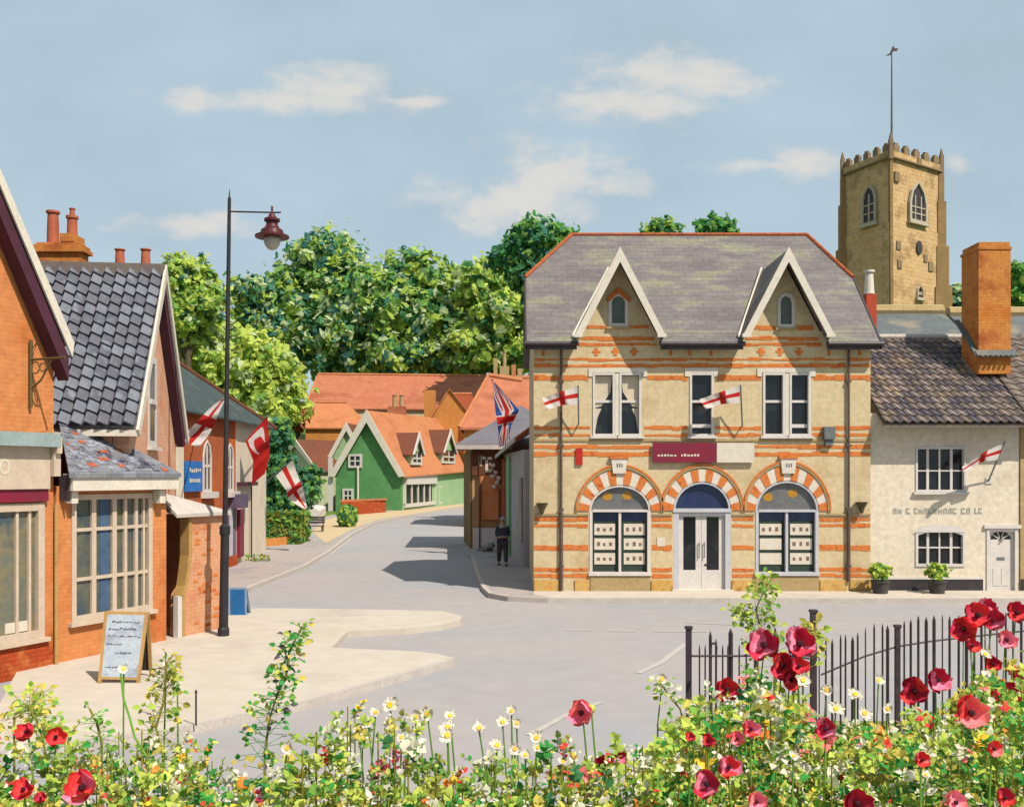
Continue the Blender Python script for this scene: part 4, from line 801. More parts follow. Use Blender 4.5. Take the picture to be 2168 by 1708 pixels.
m = MB(); b5.wall(m, R4(0,b5.len,0,z5+.15), [], .3); m.hexa([(-18,36.02,0),(-10.42,36.02,0),(-11.1,43.2,0),(-18,43.2,0)],[(-18,36.02,z5+.1),(-10.42,36.02,z5+.1),(-11.1,43.2,z5+.1),(-18,43.2,z5+.1)]); build('rendered_wall', m, m_render, S5)
m = MB(); e = [(-9.8,25.8,z5-.1),(-9.8,36,z5-.1),(-10.5,43.6,z5+.0)]; r1,r2 = (-13.3,33,7.95),(-13.4,38.6,7.95)
m.prism([e[0],e[1],e[2],r2,r1], (0,0,-.08)) if False else None
for tri in ([e[0],e[1],r2],[e[0],r2,r1],[e[1],e[2],r2],[(-18,25.8,z5-.1),e[0],r1],[(-18,25.8,z5-.1),r1,(-17.8,34,7.95)],[e[2],(-17,43.8,z5),r2]): m.prism(tri, (0,0,-.06))
rf = build('roof', m, mat('dark_green_slate',(72,88,82),(92,104,92),(62,74,76),1.2,.7,.3), S5)
m = MB(); ridge(m, e[2], r2, .12, .5); ridge(m, r1, r2, .12, .5); build('ridge_tiles', m, m_dkb, rf)
# doorway of the white end, purple jambs, canopy
m = MB(); x0,x1 = b5.u(481.5),b5.u(497)
u0,u1 = a5.u(482),a5.u(497.5); z0_ = 0; zt_ = a5.z(490,1075)
m = MB(); a5.box(m, min(u0,u1), max(u0,u1), .5, zt_, -.05, .04); dd = build('door', m, mat('mauve_door',(136,120,140),(112,98,120),None,3,.6), S5)
m = MB(); a5.box(m, u1-.9, u1-.55, .5, zt_, .05, .08); build('door_panel', m, m_bluish, dd); m = MB(); a5.box(m, min(u0,u1), max(u0,u1), .12, .49, -.05, .1); build('doorstep', m, m_obr, dd)
m = MB(); a5.box(m, a5.u(484), a5.u(499.5), zt_, zt_+.5, .0, .45); build('door_canopy', m, mat('mauve_canopy',(112,100,124),(96,84,106),None,3,.7), S5)
m = MB(); b5.box(m, b5.u(501), b5.u(510), .35, b5.z(505,1078), 0, .12); build('crimson_shutter', m, m_crim, S5)
m = MB(); b5.box(m, b5.u(501), b5.u(530), b5.z(515,1028), b5.z(515,1020), 0, .3); m.tube([b5.at(b5.u(527),z,.1) for z in (.1,b5.z(527,1026))], .03, 6); build('ledge', m, m_purp, S5)
m = MB(); a5.box(m, a5.u(370)-.4, a5.u(385), 1.2, z5-.1, .0, .06)
for _ in range(0): pass
build('white_quoins', m, m_render, S5)
m = MB(); u0,u1,z0,z1 = a5.rect(388,976,421,1040); a5.box(m, u0,u1,z0,z1,.03,.12); sg = tag(build('wall_sign', m, mat('bright_blue_sign',(36,112,196),(52,136,214),None,2,.5), None, a5.at((u0+u1)/2,z0,.08)), 'bright blue upright board with white lettering on the brick wall left of the arched window', 'sign')
W=u1-u0; H=z1-z0
for zz in (.62,.28):
    uu = .16; g = MB()
    while uu < .82: d_ = random.uniform(.06,.12); a5.box(g, u0+uu*W, u0+(uu+d_)*W, z0+zz*H+random.uniform(0,.04), z0+(zz+random.uniform(.1,.16))*H, .12,.127); uu += d_+.05
    build('lettering', g, m_card, sg)
# ================================================================ RIGHT SIDE OF THE STREET (shops beyond the bank)
m_rb = mat('orange_shop_wall', (222,132,76), (206,108,58), (232,152,98), .9, .9, .2)
m_bf = mat('buff_shop_wall', (206,164,118), (188,142,100), None, 1, .9, .2)
m_sage = mat('sage_green_paint', (150,196,150), (132,178,134), None, 2, .7)
S6 = thing('street_shop', 'orange and buff shop with grey hipped slate roof where the street bends', 'shop', (-1.2,44,0))
ff = Fc((-1.78,44.0),(-.4,43.9)); z6 = 4.75
m = MB(); m.prism([(-1.78,44,0),(-.4,44,0),(3,44,0),(3,51,0),(-2.35,49,0)], (0,0,z6)); build('wall', m, m_bf, S6)
m = MB(); ff.box(m, ff.u(1018), ff.u(1056), 1.4, z6-.3, 0, .1); build('orange_panel', m, m_rb, S6)
m = MB(); ff.box(m, ff.u(1002), ff.u(1062), .12, ff.z(1030,1117), .0, .16); build('stall_riser', m, m_white, S6)
m = MB(); ff.box(m, ff.u(1015), ff.u(1018), .12, z6-.2, .1, .2); build('downpipe', m, m_dkb, S6)
m = MB(); ff.box(m, ff.u(1000), ff.u(1062), z6-1.35, z6-.1, .02, .13); br = build('fascia_painted_shade', m, m_dkb, S6)  # lettered fascia; its brown holds the painted shade of the upper front
g = MB(); u_,z_ = ff.uz(1014,975); 
for dx,dz,w_,h_ in ((0,0,.14,.5),(.3,-.25,.12,.55),(.12,.12,.2,.12),(.4,.1,.2,.12)): ff.box(g, u_+dx,u_+dx+w_,z_-h_/2+dz,z_+h_/2+dz,.13,.15)
build('white_letters', g, m_card, br)
m = MB(); 
for x,y in ((1045,985),(1050,1000),(1043,1008),(1057,1012),(1038,996),(1053,1021),(1047,1030)): p = P(x,y,43.6); m.lathe((p.x,43.6,p.z), [(.02,-.1),(.1,-.03),(.1,.05),(.02,.1)], 6)
m.tube([P(1036,980,43.6),P(1047,1000,43.65),P(1056,1018,43.6),P(1060,1036,43.7)], .02, 5); build('bulb_string', m, m_card, S6)
m = MB(); f = Fc((-2.35,48.9),(-1.79,44.0)); f.box(m, .2, f.len-.05, .1, z6-.3, .0, .06); build('olive_boarding', m, mat('olive_brown_boarding',(142,106,44),(122,96,66),None,1,.8), S6)
m = MB(); e = [(-2.5,43.5,z6),(3.2,43.5,z6),(3.2,51.5,z6),(-2.9,51.5,z6)]; ax = P(1103,858,47.5)
for p,q in zip(e, e[1:]+e[:1]): m.prism([p,q,ax], (0,0,-.07))
rf = build('roof', m, mat('plain_grey_slate',(128,124,130),(112,108,118),None,.8,.7,.3), S6)
m = MB(); m.box((-2.5,43.42,z6-.22),(-.0,43.5,z6-.03)); build('gutter', m, m_kerb, rf)
S7 = thing('narrow_shopfront', 'pale grey fronted shop with sage green pilaster between the bank and the slate roofed shop', 'shop', (.1,39,0))
cf = Fc((-.38,43.9),(.42,35.0)); cl = cf.len
m = MB(); m.prism([(-.38,43.9,0),(.42,35.0,0),(4,35,0),(4,43.9,0)], (0,0,4.3)); build('wall', m, mat('pale_grey_wall',(196,190,188),(176,172,176),None,1,.8), S7)
m = MB(); cf.box(m, 2.6, 3.9, .1, 4.1, 0, .1); build('sage_pilaster', m, m_sage, S7)
m = MB(); cf.box(m, .1, 1.4, .1, 4.1, 0, .1); build('orange_pilaster', m, m_obr, S7); m = MB(); cf.box(m, 1.4, 2.55, .1, 4.0, 0, .07); build('olive_panel', m, m_olive, S7)
m = MB(); cf.box(m, cl-1.2, cl-.3, 1.0, 3.3, 0, .05); build('window', m, m_grglass, S7)
m = MB(); m.prism([(-.75,44.0,4.25),(.12,35.0,4.75),(3.5,35.0,7.2),(3.5,44,7.2)], (0,0,-.1)) ; rf = build('roof', m, m_ridge, S7)
m = MB(); m.prism([(-.79,44.0,4.1),(.08,35.0,4.58),(.08,35,4.75),(-.79,44,4.25)], (.04,0,0)); build('gutter', m, m_kerb, rf)
# ================================================================ GREEN HOUSE and the roofs behind
m_grn = mat('mid_green_render', (92,152,92), (82,140,82), (102,160,100), .25, .9, .15)
m_lgn = mat('pale_green_render', (172,206,158), (160,194,144), None, .3, .9, .15)
m_ort = mat('orange_plain_tiles', (206,138,84), (190,118,70), (210,134,92), .3, .9, .4, stretch=(1,1,2))
m_rdt = mat('red_plain_tiles', (190,112,84), (172,96,70), (198,124,92), .22, .9, .4, stretch=(1,1,3))
m_brt = mat('brown_plain_tiles', (132,76,54), (112,70,54), None, .3, .9, .4)
m_ob2 = mat('orange_house_wall', (222,150,78), (208,134,66), None, .3, .9, .2)
def gabled(name, lab, p0, p1, blen, ze, za, mw, mr_, ms_=None, apex=.5, oh=.25, barge=.35, base=0., cat='house', drop=0, mb_=None):
    """gable front p0-p1, body pushed back blen; returns root, front frame, side frame, roof"""
    f = Fc(p0,p1); Wd = f.len; t = thing(name, lab, cat, (*f.p0,base)); m = MB(); na = Wd*apex
    f.poly(m, [(0,base),(Wd,base),(Wd,ze),(na,za-.12),(0,ze)], -.4, 0); build('wall', m, mw, t)
    m = MB(); f.poly(m, [(.003,base),(Wd-.003,base),(Wd-.003,ze),(na,za-.2),(.003,ze)], -blen, -.401); build('side_wall', m, ms_ or mw, t)
    m = MB(); sl1 = (za-ze)/na; sl2 = (za-ze)/(Wd-na)
    m.prism([f.at(-oh,ze-oh*sl1,oh),f.at(na,za,oh),f.at(na,za+drop,-blen-oh),f.at(-oh,ze-oh*sl1+drop,-blen-oh)], (0,0,-.12)); m.prism([f.at(Wd+oh,ze-oh*sl2,oh),f.at(na,za,oh),f.at(na,za+drop,-blen-oh),f.at(Wd+oh,ze-oh*sl2+drop,-blen-oh)], (0,0,-.12))
    rf = build('roof', m, mr_, t)
    if barge:
        for s in (0,1):
            m = MB(); ue = -oh-.05 if not s else Wd+oh+.05; sl = sl1 if not s else sl2; zb = ze-(oh+.05)*sl
            f.poly(m, [(ue,zb+.08),(na,za+.1),(na,za-barge*1.3),(ue+(barge*.7 if not s else -barge*.7),zb+.02)], oh, oh+.1); build('bargeboard', m, mb_ or m_barge, rf)
    return t, f, rf
gR, gL = V((-10.2,90.7)), V((-16.5,92.0))
GH, g_f, grf = gabled('green_house', 'dark green gabled house with orange tiled roof and pale green shopfront side', gR, gL, 23, EYE+14/FPX*90.7, EYE+136/FPX*91.3, m_grn, m_ort, m_lgn, oh=.45, barge=.85, drop=.6)
gs = Fc(gR, gR+V((4.5,23)).normalized()*23)
def dwin(parent, f, px, cols=(.5,), rows=(.5,), mf_=m_white, w_=.2):
    u0,u1,z0,z1 = f.rect(*px); u0,u1 = min(u0,u1),max(u0,u1); m = MB(); W,H_ = u1-u0,z1-z0
    f.box(m,u0,u1,z0,z0+w_,0,.14); f.box(m,u0,u1,z1-w_,z1,0,.14); f.box(m,u0,u0+w_,z0+w_,z1-w_,0,.14); f.box(m,u1-w_,u1,z0+w_,z1-w_,0,.14)
    for c in cols: f.box(m,u0+c*W-.06,u0+c*W+.06,z0+w_,z1-w_,.04,.12)
    for c in rows: f.box(m,u0+w_,u1-w_,z0+c*H_-.06,z0+c*H_+.06,.04,.118)
    o = build('window', m, mf_, parent); g = MB(); f.box(g,u0+w_*.7,u1-w_*.7,z0+w_*.7,z1-w_*.7,.02,.06); build('pane', g, m_glass, o); return o
dwin(GH, g_f, (738,961,767,990)); dwin(GH, g_f, (726,1034,749,1064))
m = MB(); u_ = g_f.u(759); m.tube([g_f.at(u_,z,.15) for z in (.6,g_f.z(759,990))], .1, 6); build('downpipe', m, m_barge, GH)
m = MB(); u_ = g_f.u(698.5); g_f.box(m, u_-.3, u_+.1, 0, 5, 0, .2) ; build('white_corner_post', m, m_white, GH)
# shopfront on the pale side
u0,u1,z0,z1 = gs.rect(855,1004,919,1078); z0 = .35
m = MB(); gs.box(m,u0,u1,z1-.95,z1,0,.35); gs.box(m,u0,u1,z0,z0+.35,0,.2)
for k in range(6): uu = u0+(u1-u0)*k/5; gs.box(m,uu-.12,uu+.12,z0+.35,z1-.95,0,.2)
sf = build('shopfront', m, m_white, GH); g = MB(); gs.box(g,u0,u1,z0+.3,z1-.94,0,.1); build('pane', g, m_glass, sf)
dwin(GH, gs, (927,1028,936,1066)); dwin(GH, gs, (942,1024,953,1064))
m = MB(); gs.box(m, .2, 19, g_f.z(850,1000)-.5 if False else 3.0, 3.45, 0, .1); build('green_frieze', m, m_grn, GH) if False else None
def dormer(px0,px1,yt,yb,ap,uo):
    u0,u1,z0,z1 = gs.rect(px0,yt,px1,yb); u0,u1=min(u0,u1),max(u0,u1); um=(u0+u1)/2; n1=.15
    m = MB(); gs.poly(m, [(u0,z0),(u1,z0),(u1,z1),(um,z1+ap),(u0,z1)], -3.2, n1-.1); d = build('dormer', m, m_lgn, grf)
    g = MB(); 
    for s,ue in ((0,u0-.35),(1,u1+.35)): g.prism([gs.at(ue,z1-.3,n1+.2),gs.at(um,z1+ap+.25,n1+.2),gs.at(um,z1+ap+.25,-3.6),gs.at(ue,z1-.3,-3.6)], (0,0,-.1))
    build('dormer_roof', g, m_brt, d)
    g = MB()
    for s,ue in ((1,u0-.4),(-1,u1+.4)): gs.poly(g, [(ue,z1-.32),(um,z1+ap+.35),(um,z1+ap-.3),(ue+s*.45,z1-.32)], n1+.2, n1+.3)
    gs.box(g,u0,u0+.3,z0,z1,n1-.1,n1+.05); gs.box(g,u1-.3,u1,z0,z1,n1-.1,n1+.05); gs.box(g,u0+.3,u1-.3,z0,z0+.25,n1-.1,n1+.05); gs.box(g,u0+.3,u1-.3,(z0+z1)/2-.08,(z0+z1)/2+.08,n1-.1,n1+.05); gs.box(g,um-.1,um+.1,z0+.25,z1-.1,n1-.1,n1+.04)
    build('bargeboard', g, m_white, d); g = MB(); gs.box(g,u0+.2,u1-.2,z0+.2,z1,n1-.1,n1-.02); build('pane', g, m_glass, d)
dormer(869,890,956,984,1.6,0); dormer(934,960,953,981,2.0,0)
t,f,r_ = gabled('rear_house', 'orange roofed house stepping up behind the far end of the green house', (-3.4,116.5),(-14.2,118), 12, 5.2, 10.75, m_lgn, m_ort, barge=.7)
t,f,r_ = gabled('pale_green_house', 'pale green gabled house half hidden behind the left bargeboard of the dark green house', P(790,1000,98)[:2], P(680,1000,98.5)[:2], 5, 3.8, EYE+110/FPX*98, m_lgn, m_brt, barge=.6)
t,f,r_ = gabled('brown_roofed_house', 'cream green gabled house with brown tiled roof beside the dark trees', P(674,1000,95.5)[:2], P(588,1000,100)[:2], 9, EYE+14/FPX*95.5, EYE+75/FPX*98, mat('cream_green_render',(204,208,172),(190,196,160),None,.3,.9), m_brt, apex=.5, barge=.5, oh=.3)
def roofhouse(lab, d, eave, rid, mt, mw, name='distant_house', base=0, dd=4):
    """eave: two px points at depth d; rid: two px points dd deeper"""
    a,b_ = P(*eave[0],d),P(*eave[1],d); r0,r1 = P(*rid[0],d+dd),P(*rid[1],d+dd); t = thing(name, lab, 'house', ((a.x+b_.x)/2,d,base))
    c_,e_ = V((b_.x,d+2*dd,b_.z)),V((a.x,d+2*dd,a.z)); m = MB(); lo = min(a.z,b_.z)-.05; m.box((a.x+.3,d+.3,base),(b_.x-.3,d+2*dd-.3,lo)); build('wall', m, mw, t)
    m = MB()
    for q in ([a,b_,r1,r0],[b_,c_,r1],[c_,e_,r0,r1],[e_,a,r0]):
        for k in range(1,len(q)-1): m.prism([q[0],q[k],q[k+1]], (0,0,-.15))
    rf = build('roof', m, mt, t); m = MB(); ridge(m, r0, r1, .18, .8); ridge(m, a, r0, .12, .8); build('ridge_tiles', m, m_ort, rf); return t, rf
t,rf = roofhouse('long red roofed hall behind the green house, below the big trees', 126, [(644,864),(1075,866)], [(674,792),(1050,796)], m_rdt, m_cream, dd=6)
t,rf = roofhouse('orange hip roofed house in front of the long red roof at its left end', 112, [(640,905),(772,905)], [(660,852),(735,852)], m_ort, m_ob2)
t,rf2 = roofhouse('dark orange roofed house in front of the long red roof near the middle chimney', 119, [(905,905),(1010,905)], [(945,834),(1000,834)], mat('dark_orange_tiles',(172,84,50),(150,72,46),None,.3,.9), m_ob2)
c_ = stack(rf2, 820,857,860,905, 117, 2, m_rdt, caps=False, up=4); pot(c_,835,836,860,10,117.4,m_stone); pot(c_,850,836,860,10,117.4,m_stone)
stack(rf2, 898,921,826,890, 115, 1.5, m_ob2, caps=False, up=4)
t,f,r_ = gabled('orange_gable_house', 'small plain orange gable behind the ridge of the green house', P(1010,905,114)[:2], P(905,905,114)[:2], 5, EYE+110/FPX*114, EYE+182/FPX*114, m_ob2, m_ort, apex=.55, barge=.0)
stack(r_, 1001,1019,846,900, 112, 1.5, m_ob2, caps=False, up=4)
t,rf = roofhouse('red roofed house rising behind the grey slate shop roof', 64, [(972,905),(1150,905)], [(1034,795),(1105,806)], m_rdt, m_ob2, dd=4)
t2,rf3 = roofhouse('red brick house with a row of chimneys against the bank building', 70, [(1050,860),(1150,860)], [(1062,800),(1150,800)], m_rdt, m_rdt)
for x0,x1,yt in ((1045,1053,758),(1058,1078,775),(1083,1092,772),(1096,1106,780)): stack(rf3, x0,x1,yt,820, 72, .5, m_stone if x0 != 1083 else m_ort, caps=False, up=1)
pot(rf3,1068,744,776,8,72.1,m_stone)
# low wall, hedges, bench, patch of canvas
m = MB(); a,b_ = G(724,1095),G(816,1087); h = 33/FPX*a.y; m.prism([a,b_,b_+V((0,0,h*.95)),a+V((0,0,h))], (0,.5,0)); lw_ = tag(build('garden_wall', m, m_obr, None, a), 'low red brick garden wall in front of the dark green gable', 'wall')
m = MB(); m.prism([a+V((-.1,-.08,h)),b_+V((.1,-.08,h*.95)),b_+V((.1,-.08,h*.95+.15)),a+V((-.1,-.08,h+.15))], (0,.66,0)); build('coping', m, m_ort, lw_)
m = MB(); a,b_ = G(563,1162),G(606,1158); h = 22/FPX*a.y; m.prism([a,b_,b_+V((0,0,h)),a+V((0,0,h))], (0,.3,0)); tag(build('garden_wall', m, m_ob2, None, a), 'short plain orange wall at the foot of the clipped box hedge', 'wall')
def boxhedge(name, lab, x0,x1,yt,yb,dep,sz,n,mats,cat='hedge',rnd=False):
    a,b_ = G(x0,yb),G(x1,yb); h = (yb-yt)/FPX*a.y; m = MB(); cx=(a.x+b_.x)/2; hw=(b_.x-a.x)/2
    for _ in range(n):
        if rnd: d = rdir(); p = V((cx+d.x*hw, a.y+dep/2+d.y*dep/2, h*.5+d.z*h*.5)); nn = d
        else:
            k = random.choice((0,0,0,1,2,2)); s = random.choice((-1,1))
            if k == 0: p = V((random.uniform(a.x,b_.x),a.y,random.uniform(0,h))); nn = V((0,-1,0))
            elif k == 1: p = V((a.x if s<0 else b_.x, a.y+random.uniform(0,dep), random.uniform(0,h))); nn = V((s,0,0))
            else: p = V((random.uniform(a.x,b_.x),a.y+random.uniform(0,dep),h)); nn = V((0,0,1))
        leaves(m, p+rdir()*.05, (nn+rdir()*.7).normalized(), sz*random.uniform(.6,1.3), random.randrange(len(mats)))
    m.mi = 1 if len(mats)>1 else 0
    if not rnd: m.box((a.x+.1,a.y+.1,0),(b_.x-.1,a.y+dep-.1,h-.1))
    else: m.lathe((cx,a.y+dep/2,0), [(hw*.6,.02),(hw*.85,h*.4),(hw*.7,h*.8),(hw*.2,h*.93)], 10)
    return tag(build(name, m, mats, None, V((cx,a.y+dep/2,0))), lab, cat)
boxhedge('box_hedge', 'square clipped dark hedge beside the white building end', 566,632,1090,1157,2.5,.17,2600,[lg2,lg3,lg6])
boxhedge('round_bush', 'rounded bush between the bench and the low red garden wall', 712,748,1072,1120,2,.18,700,[lg2,lg3,lg1],'bush',True)
bn = thing('park_bench', 'dark wooden bench on grass beside the clipped hedge', 'bench', G(657,1130)); p = G(657,1130); m_bw = mat('dark_bench_wood',(92,78,76),(70,60,60),None,4,.7)
m = MB(); 
for k in range(3): m.box((p.x-.75,p.y-.1+k*.16,.44),(p.x+.75,p.y+.04+k*.16,.48))
build('seat', m, m_bw, bn); m = MB()
for k in range(3): m.box((p.x-.75,p.y+.42+k*.03,.6+k*.14),(p.x+.75,p.y+.45+k*.03,.71+k*.14))
build('backrest', m, m_bw, bn)
for sx in (-1,1):
    for dy in (0,.42): m = MB(); m.box((p.x+sx*.66-.03,p.y+dy-.03,0),(p.x+sx*.66+.03,p.y+dy+.03,.44 if dy==0 else .98)); build('leg', m, m_bw, bn)
flat('lawn', [G(x,y)[:2] for x,y in [(633,1152),(682,1140),(682,1120),(625,1122),(625,1150)]], lg1, .02)
m = MB(); a = P(668,1082,66); m.hexa([P(650,1087,66),P(676,1098,66),P(690,1088,68),P(672,1082,68)],[P(655,1070,66),P(678,1082,66),P(690,1072,68),P(674,1068,68)]); tag(build('canvas_cover', m, m_white, None, (a.x,66,0)), 'white canvas cover showing between the bench and the rounded bush', 'cover')
# ================================================================ TREES
def tree(name, lab, d, blobs, n, size, mats, wts=None, trunk=None, gz=0.0, per=7, group=None):
    """blobs in (x px, y px, radius px, squash) at depth d"""
    bl = [(*P(x,y,d+dd), r/FPX*d, sq) for x,y,r,sq,dd in blobs]; mnz = min(b[2]-b[3] for b in bl); cx = sum(b[0]*b[3] for b in bl)/sum(b[3] for b in bl); cz = sum(b[2]*b[3] for b in bl)/sum(b[3] for b in bl)
    t = thing(name, lab, 'tree' if 'bush' not in name and 'hedge' not in name else 'bush', (cx,d,gz), group); h = cz-gz; R = max(b[3] for b in bl)
    m = MB(); tr = R*.09+.12; m.tube([(cx,d,gz-.3),(cx+R*.03,d,gz+h*.4),(cx-R*.02,d+.1,gz+h*.8),(cx,d,gz+h*1.05)], [tr*1.3,tr,tr*.7,tr*.3], 8)
    for b in bl:
        s = V((cx,d,gz+h*random.uniform(.4,.7))); e = V(b[:3]); m.tube([s, s.lerp(e,.5)+V((0,0,-.04*h)), e], [tr*.5,tr*.35,tr*.12], 6)
    build('trunk', m, mat('bark_'+name,(112,96,72),(84,74,60),None,1,.9) if 'mbk' not in globals() else mbk, t)
    c = build('crown', crown(bl, n, size, len(mats), per, True, wts), mats, t); return t
mbk = mat('bark', (112,96,72), (84,74,60), None, 1, .9)
tree('broadleaf_tree', 'large blue green tree filling the middle, rising highest left of centre', 150, [(690,570,88,.9,0),(620,650,92,.9,-2),(760,640,100,.9,-3),(720,730,90,.8,-4),(640,735,70,.7,-3)], 1710, 0.561, [tl3,tl4,tl2,tl1,tl5], (2.6,2.2,3,3.2,2.6), gz=8)
tree('broadleaf_tree', 'round topped green tree between the big blue green tree and the bank roof', 146, [(880,595,78,.9,0),(850,670,90,.9,-2),(930,690,90,.9,-2),(850,755,80,.7,-4),(950,760,70,.7,-4)], 1520, 0.561, [tl3,tl2,tl4,tl1,tl5], (2.6,3,1.6,3.4,2.6), gz=8)
tree('broadleaf_tree', 'lighter green tree standing just left of the bank roof', 140, [(1020,610,64,.9,0),(1060,680,74,.9,-2),(1010,740,70,.8,-2),(1090,750,60,.8,-2)], 1140, 0.561, [tl1,tl2,tl8,tl3,tl5], (4,3,3,1.0,2.4), gz=7)
tree('broadleaf_tree', 'dense dark green tree rising behind the left shoulder of the bank roof', 120, [(1140,520,72,.75,0),(1085,550,50,.7,0),(1190,540,60,.8,0),(1140,590,60,.9,-1)], 1178, 0.409, [tl3,tl2,tl4,tl7], (3.5,3.5,3,1.5), gz=3)
tree('broadleaf_tree', 'small green treetop showing over the bank ridge near its middle', 110, [(1402,497,42,.8,0),(1400,560,60,1,0)], 418, 0.33, [tl2,tl1,tl3], (3,2,2))
tree('broadleaf_tree', 'darker treetop showing over the bank ridge between the two gables', 112, [(1515,492,46,.8,0),(1515,560,60,1,0)], 456, 0.33, [tl3,tl2,tl7], (3,3,1.5))
tree('broadleaf_tree', 'yellow green tree behind the bargeboard of the pink house', 100, [(395,590,56,.9,0),(440,640,48,.9,0),(380,660,60,.9,0),(370,560,26,.9,0)], 798, 0.317, [tl1,tl8,tl2,tl5,tl4], (3,3,2,1.5,.8), gz=0)
tree('broadleaf_tree', 'pale lime tree below and behind the lamp post', 104, [(430,740,80,.8,0),(520,770,90,.9,0),(570,850,80,.9,0),(480,840,80,.8,0),(600,780,40,.9,0)], 1330, 0.409, [tl8,tl8,tl1,tl5,tl2], (4,3,3,2,.7), gz=0)
tree('broadleaf_tree', 'thin bluish tree at the edge of the big tree, right of the lamp post', 132, [(530,630,48,1,0),(515,690,40,1,0),(560,700,50,1,0)], 494, 0.462, [tl4,tl5,tl1,tl3], (2,2,2,1.5), gz=4)
tree('broadleaf_tree', 'dark bushy tree standing beside the white building end', 62, [(590,930,34,1.2,0),(590,1000,44,1,0),(630,1040,44,.9,0),(600,1060,40,.8,0),(660,1010,24,1,0)], 1178, 0.172, [tl3,tl4,tl2,tl3], (3,2,2,2))
tree('copper_tree', 'small copper leaved tree left of the orange hip roof', 108, [(637,875,24,1,0),(625,900,18,1,0)], 171, 0.297, [m_ort,m_ridge,lg6], (2,2,1))
tree('broadleaf_tree', 'bluish tree low behind the church, left of the orange chimney', 95, [(2030,640,42,.9,0),(2010,660,30,.9,0)], 285, 0.297, [tl4,tl2,tl5], (3,1,1.5))
tree('broadleaf_tree', 'bright green tree at the right edge beside the orange chimney', 90, [(2155,600,44,.9,0),(2150,650,50,.9,0)], 380, 0.277, [tl7,tl2,tl3,tl1], (2,2,2,2))
# ================================================================ LAMP POST
lp = G(473,1345,.12); LT = P(486,400,lp.y); lean = (LT-lp)
at_ = lambda z: lp+lean*((z-.12)/(LT.z-.12))
LM = thing('lamp_post', 'tall slender dark lamp post on the left pavement with a maroon hanging lantern', 'lamp post', lp)
m = MB(); m.tube([at_(.12),at_(.25),at_(.3),at_(2.15),at_(2.2),at_(2.35),at_(2.4),at_(8.2),at_(8.95),at_(9.05)], [.12,.12,.095,.085,.11,.11,.055,.04,.035,.035], 12); m.tube([at_(9.05),at_(LT.z)], [.02,.004], 6); build('pole', m, m_black, LM)
m = MB(); za = P(0,448,lp.y).z; p0_ = at_(za); L0 = P(576,450,lp.y); m.tube([p0_,L0,L0+V((.18,0,0))], .017, 6); build('arm', m, m_black, LM)
m_mar = mat('maroon_lamp_paint', (100,34,38), (78,28,34), None, 5, .45); zz = P(0,501,lp.y).z
m = MB(); m.lathe((L0.x,L0.y,zz), [(.345,-.02),(.345,.015),(.24,.05),(.22,.13),(.15,.18),(.12,.24),(.115,.3),(.16,.31),(.16,.36),(.09,.39),(.06,.45),(.02,.5),(.02,.62)], 20); ln = build('lantern', m, m_mar, LM)
m_bulb = mat('pale_lamp_glass', (206,200,190), (190,186,180), None, 3, .2)
m = MB(); m.lathe((L0.x,L0.y,zz), [(.17,-.021),(.175,-.08),(.15,-.17),(.09,-.25),(.02,-.28)], 20); build('lamp_glass', m, m_bulb, ln, smooth=True)
# ================================================================ BOARDS
def aboard(lab, TL,TR,BR,BL,d, mfr, mbd, tilt=.28, fw=.05, writing=True, name='pavement_sign'):
    bl,br_ = P(*BL,d),P(*BR,d); tl,tr_ = P(*TL,d+tilt),P(*TR,d+tilt); t = thing(name, lab, 'sign', ((bl.x+br_.x)/2,d+tilt,.12)); q = lambda s,k: bl.lerp(br_,s).lerp(tl.lerp(tr_,s),k)
    nrm = (br_-bl).cross(tl-bl).normalized(); nrm = nrm if nrm.y<0 else -nrm; Wd = (br_-bl).length; Hh=(tl-bl).length; a=fw/Wd; b=fw/Hh; b0 = b*1.8
    m = MB()
    for p in ([q(0,0),q(a,0),q(a,1),q(0,1)],[q(1-a,0),q(1,0),q(1,1),q(1-a,1)],[q(a,1-b),q(1-a,1-b),q(1-a,1),q(a,1)],[q(a,b),q(1-a,b),q(1-a,b0),q(a,b0)]): m.prism(p, nrm*-.03)
    f = build('frame', m, mfr, t); m = MB(); m.prism([q(a,b0),q(1-a,b0),q(1-a,1-b),q(a,1-b)], nrm*-.015); bd_ = build('board', m, mbd, t)
    m = MB(); off = V((0,tilt*2,0))
    for s0,s1 in ((0,a),(1-a,1)):
        bb = [bl.lerp(br_,s)+off for s in (s0,s1)]; m = MB(); m.hexa([bb[0],bb[1],bb[1]+V((0,.03,0)),bb[0]+V((0,.03,0))],[q(s0,1)-nrm*.035,q(s1,1)-nrm*.035,q(s1,1)-nrm*.065,q(s0,1)-nrm*.065]); build('rear_leg', m, mfr, t)
    m = MB(); m.prism([q(a,b0)+off*1.0,q(1-a,b0)+off*1.0,q(1-a,1-b)-nrm*.05,q(a,1-b)-nrm*.05], V((0,.012,0))); build('rear_board', m, m_plinth, t)
    if writing:
        m = MB()
        for k,(n0,n1) in ((.84,(.2,.8)),(.74,(.14,.72)),(.64,(.14,.85)),(.53,(.12,.42)),(.4,(.35,.65)),(.2,(.15,.4))):
            s = n0
            while s < n1: w_ = random.uniform(.04,.1); h_ = random.uniform(.012,.035); k_ = k+random.uniform(-.008,.008); m.prism([q(s,k_),q(s+w_,k_+.006),q(s+w_,k_+h_),q(s,k_+h_*.7)], nrm*.004); s += w_+random.uniform(.005,.03)
        build('chalk_writing', m, mat('dark_writing',(92,96,114),(120,124,140),None,9,.8), bd_)
    return t
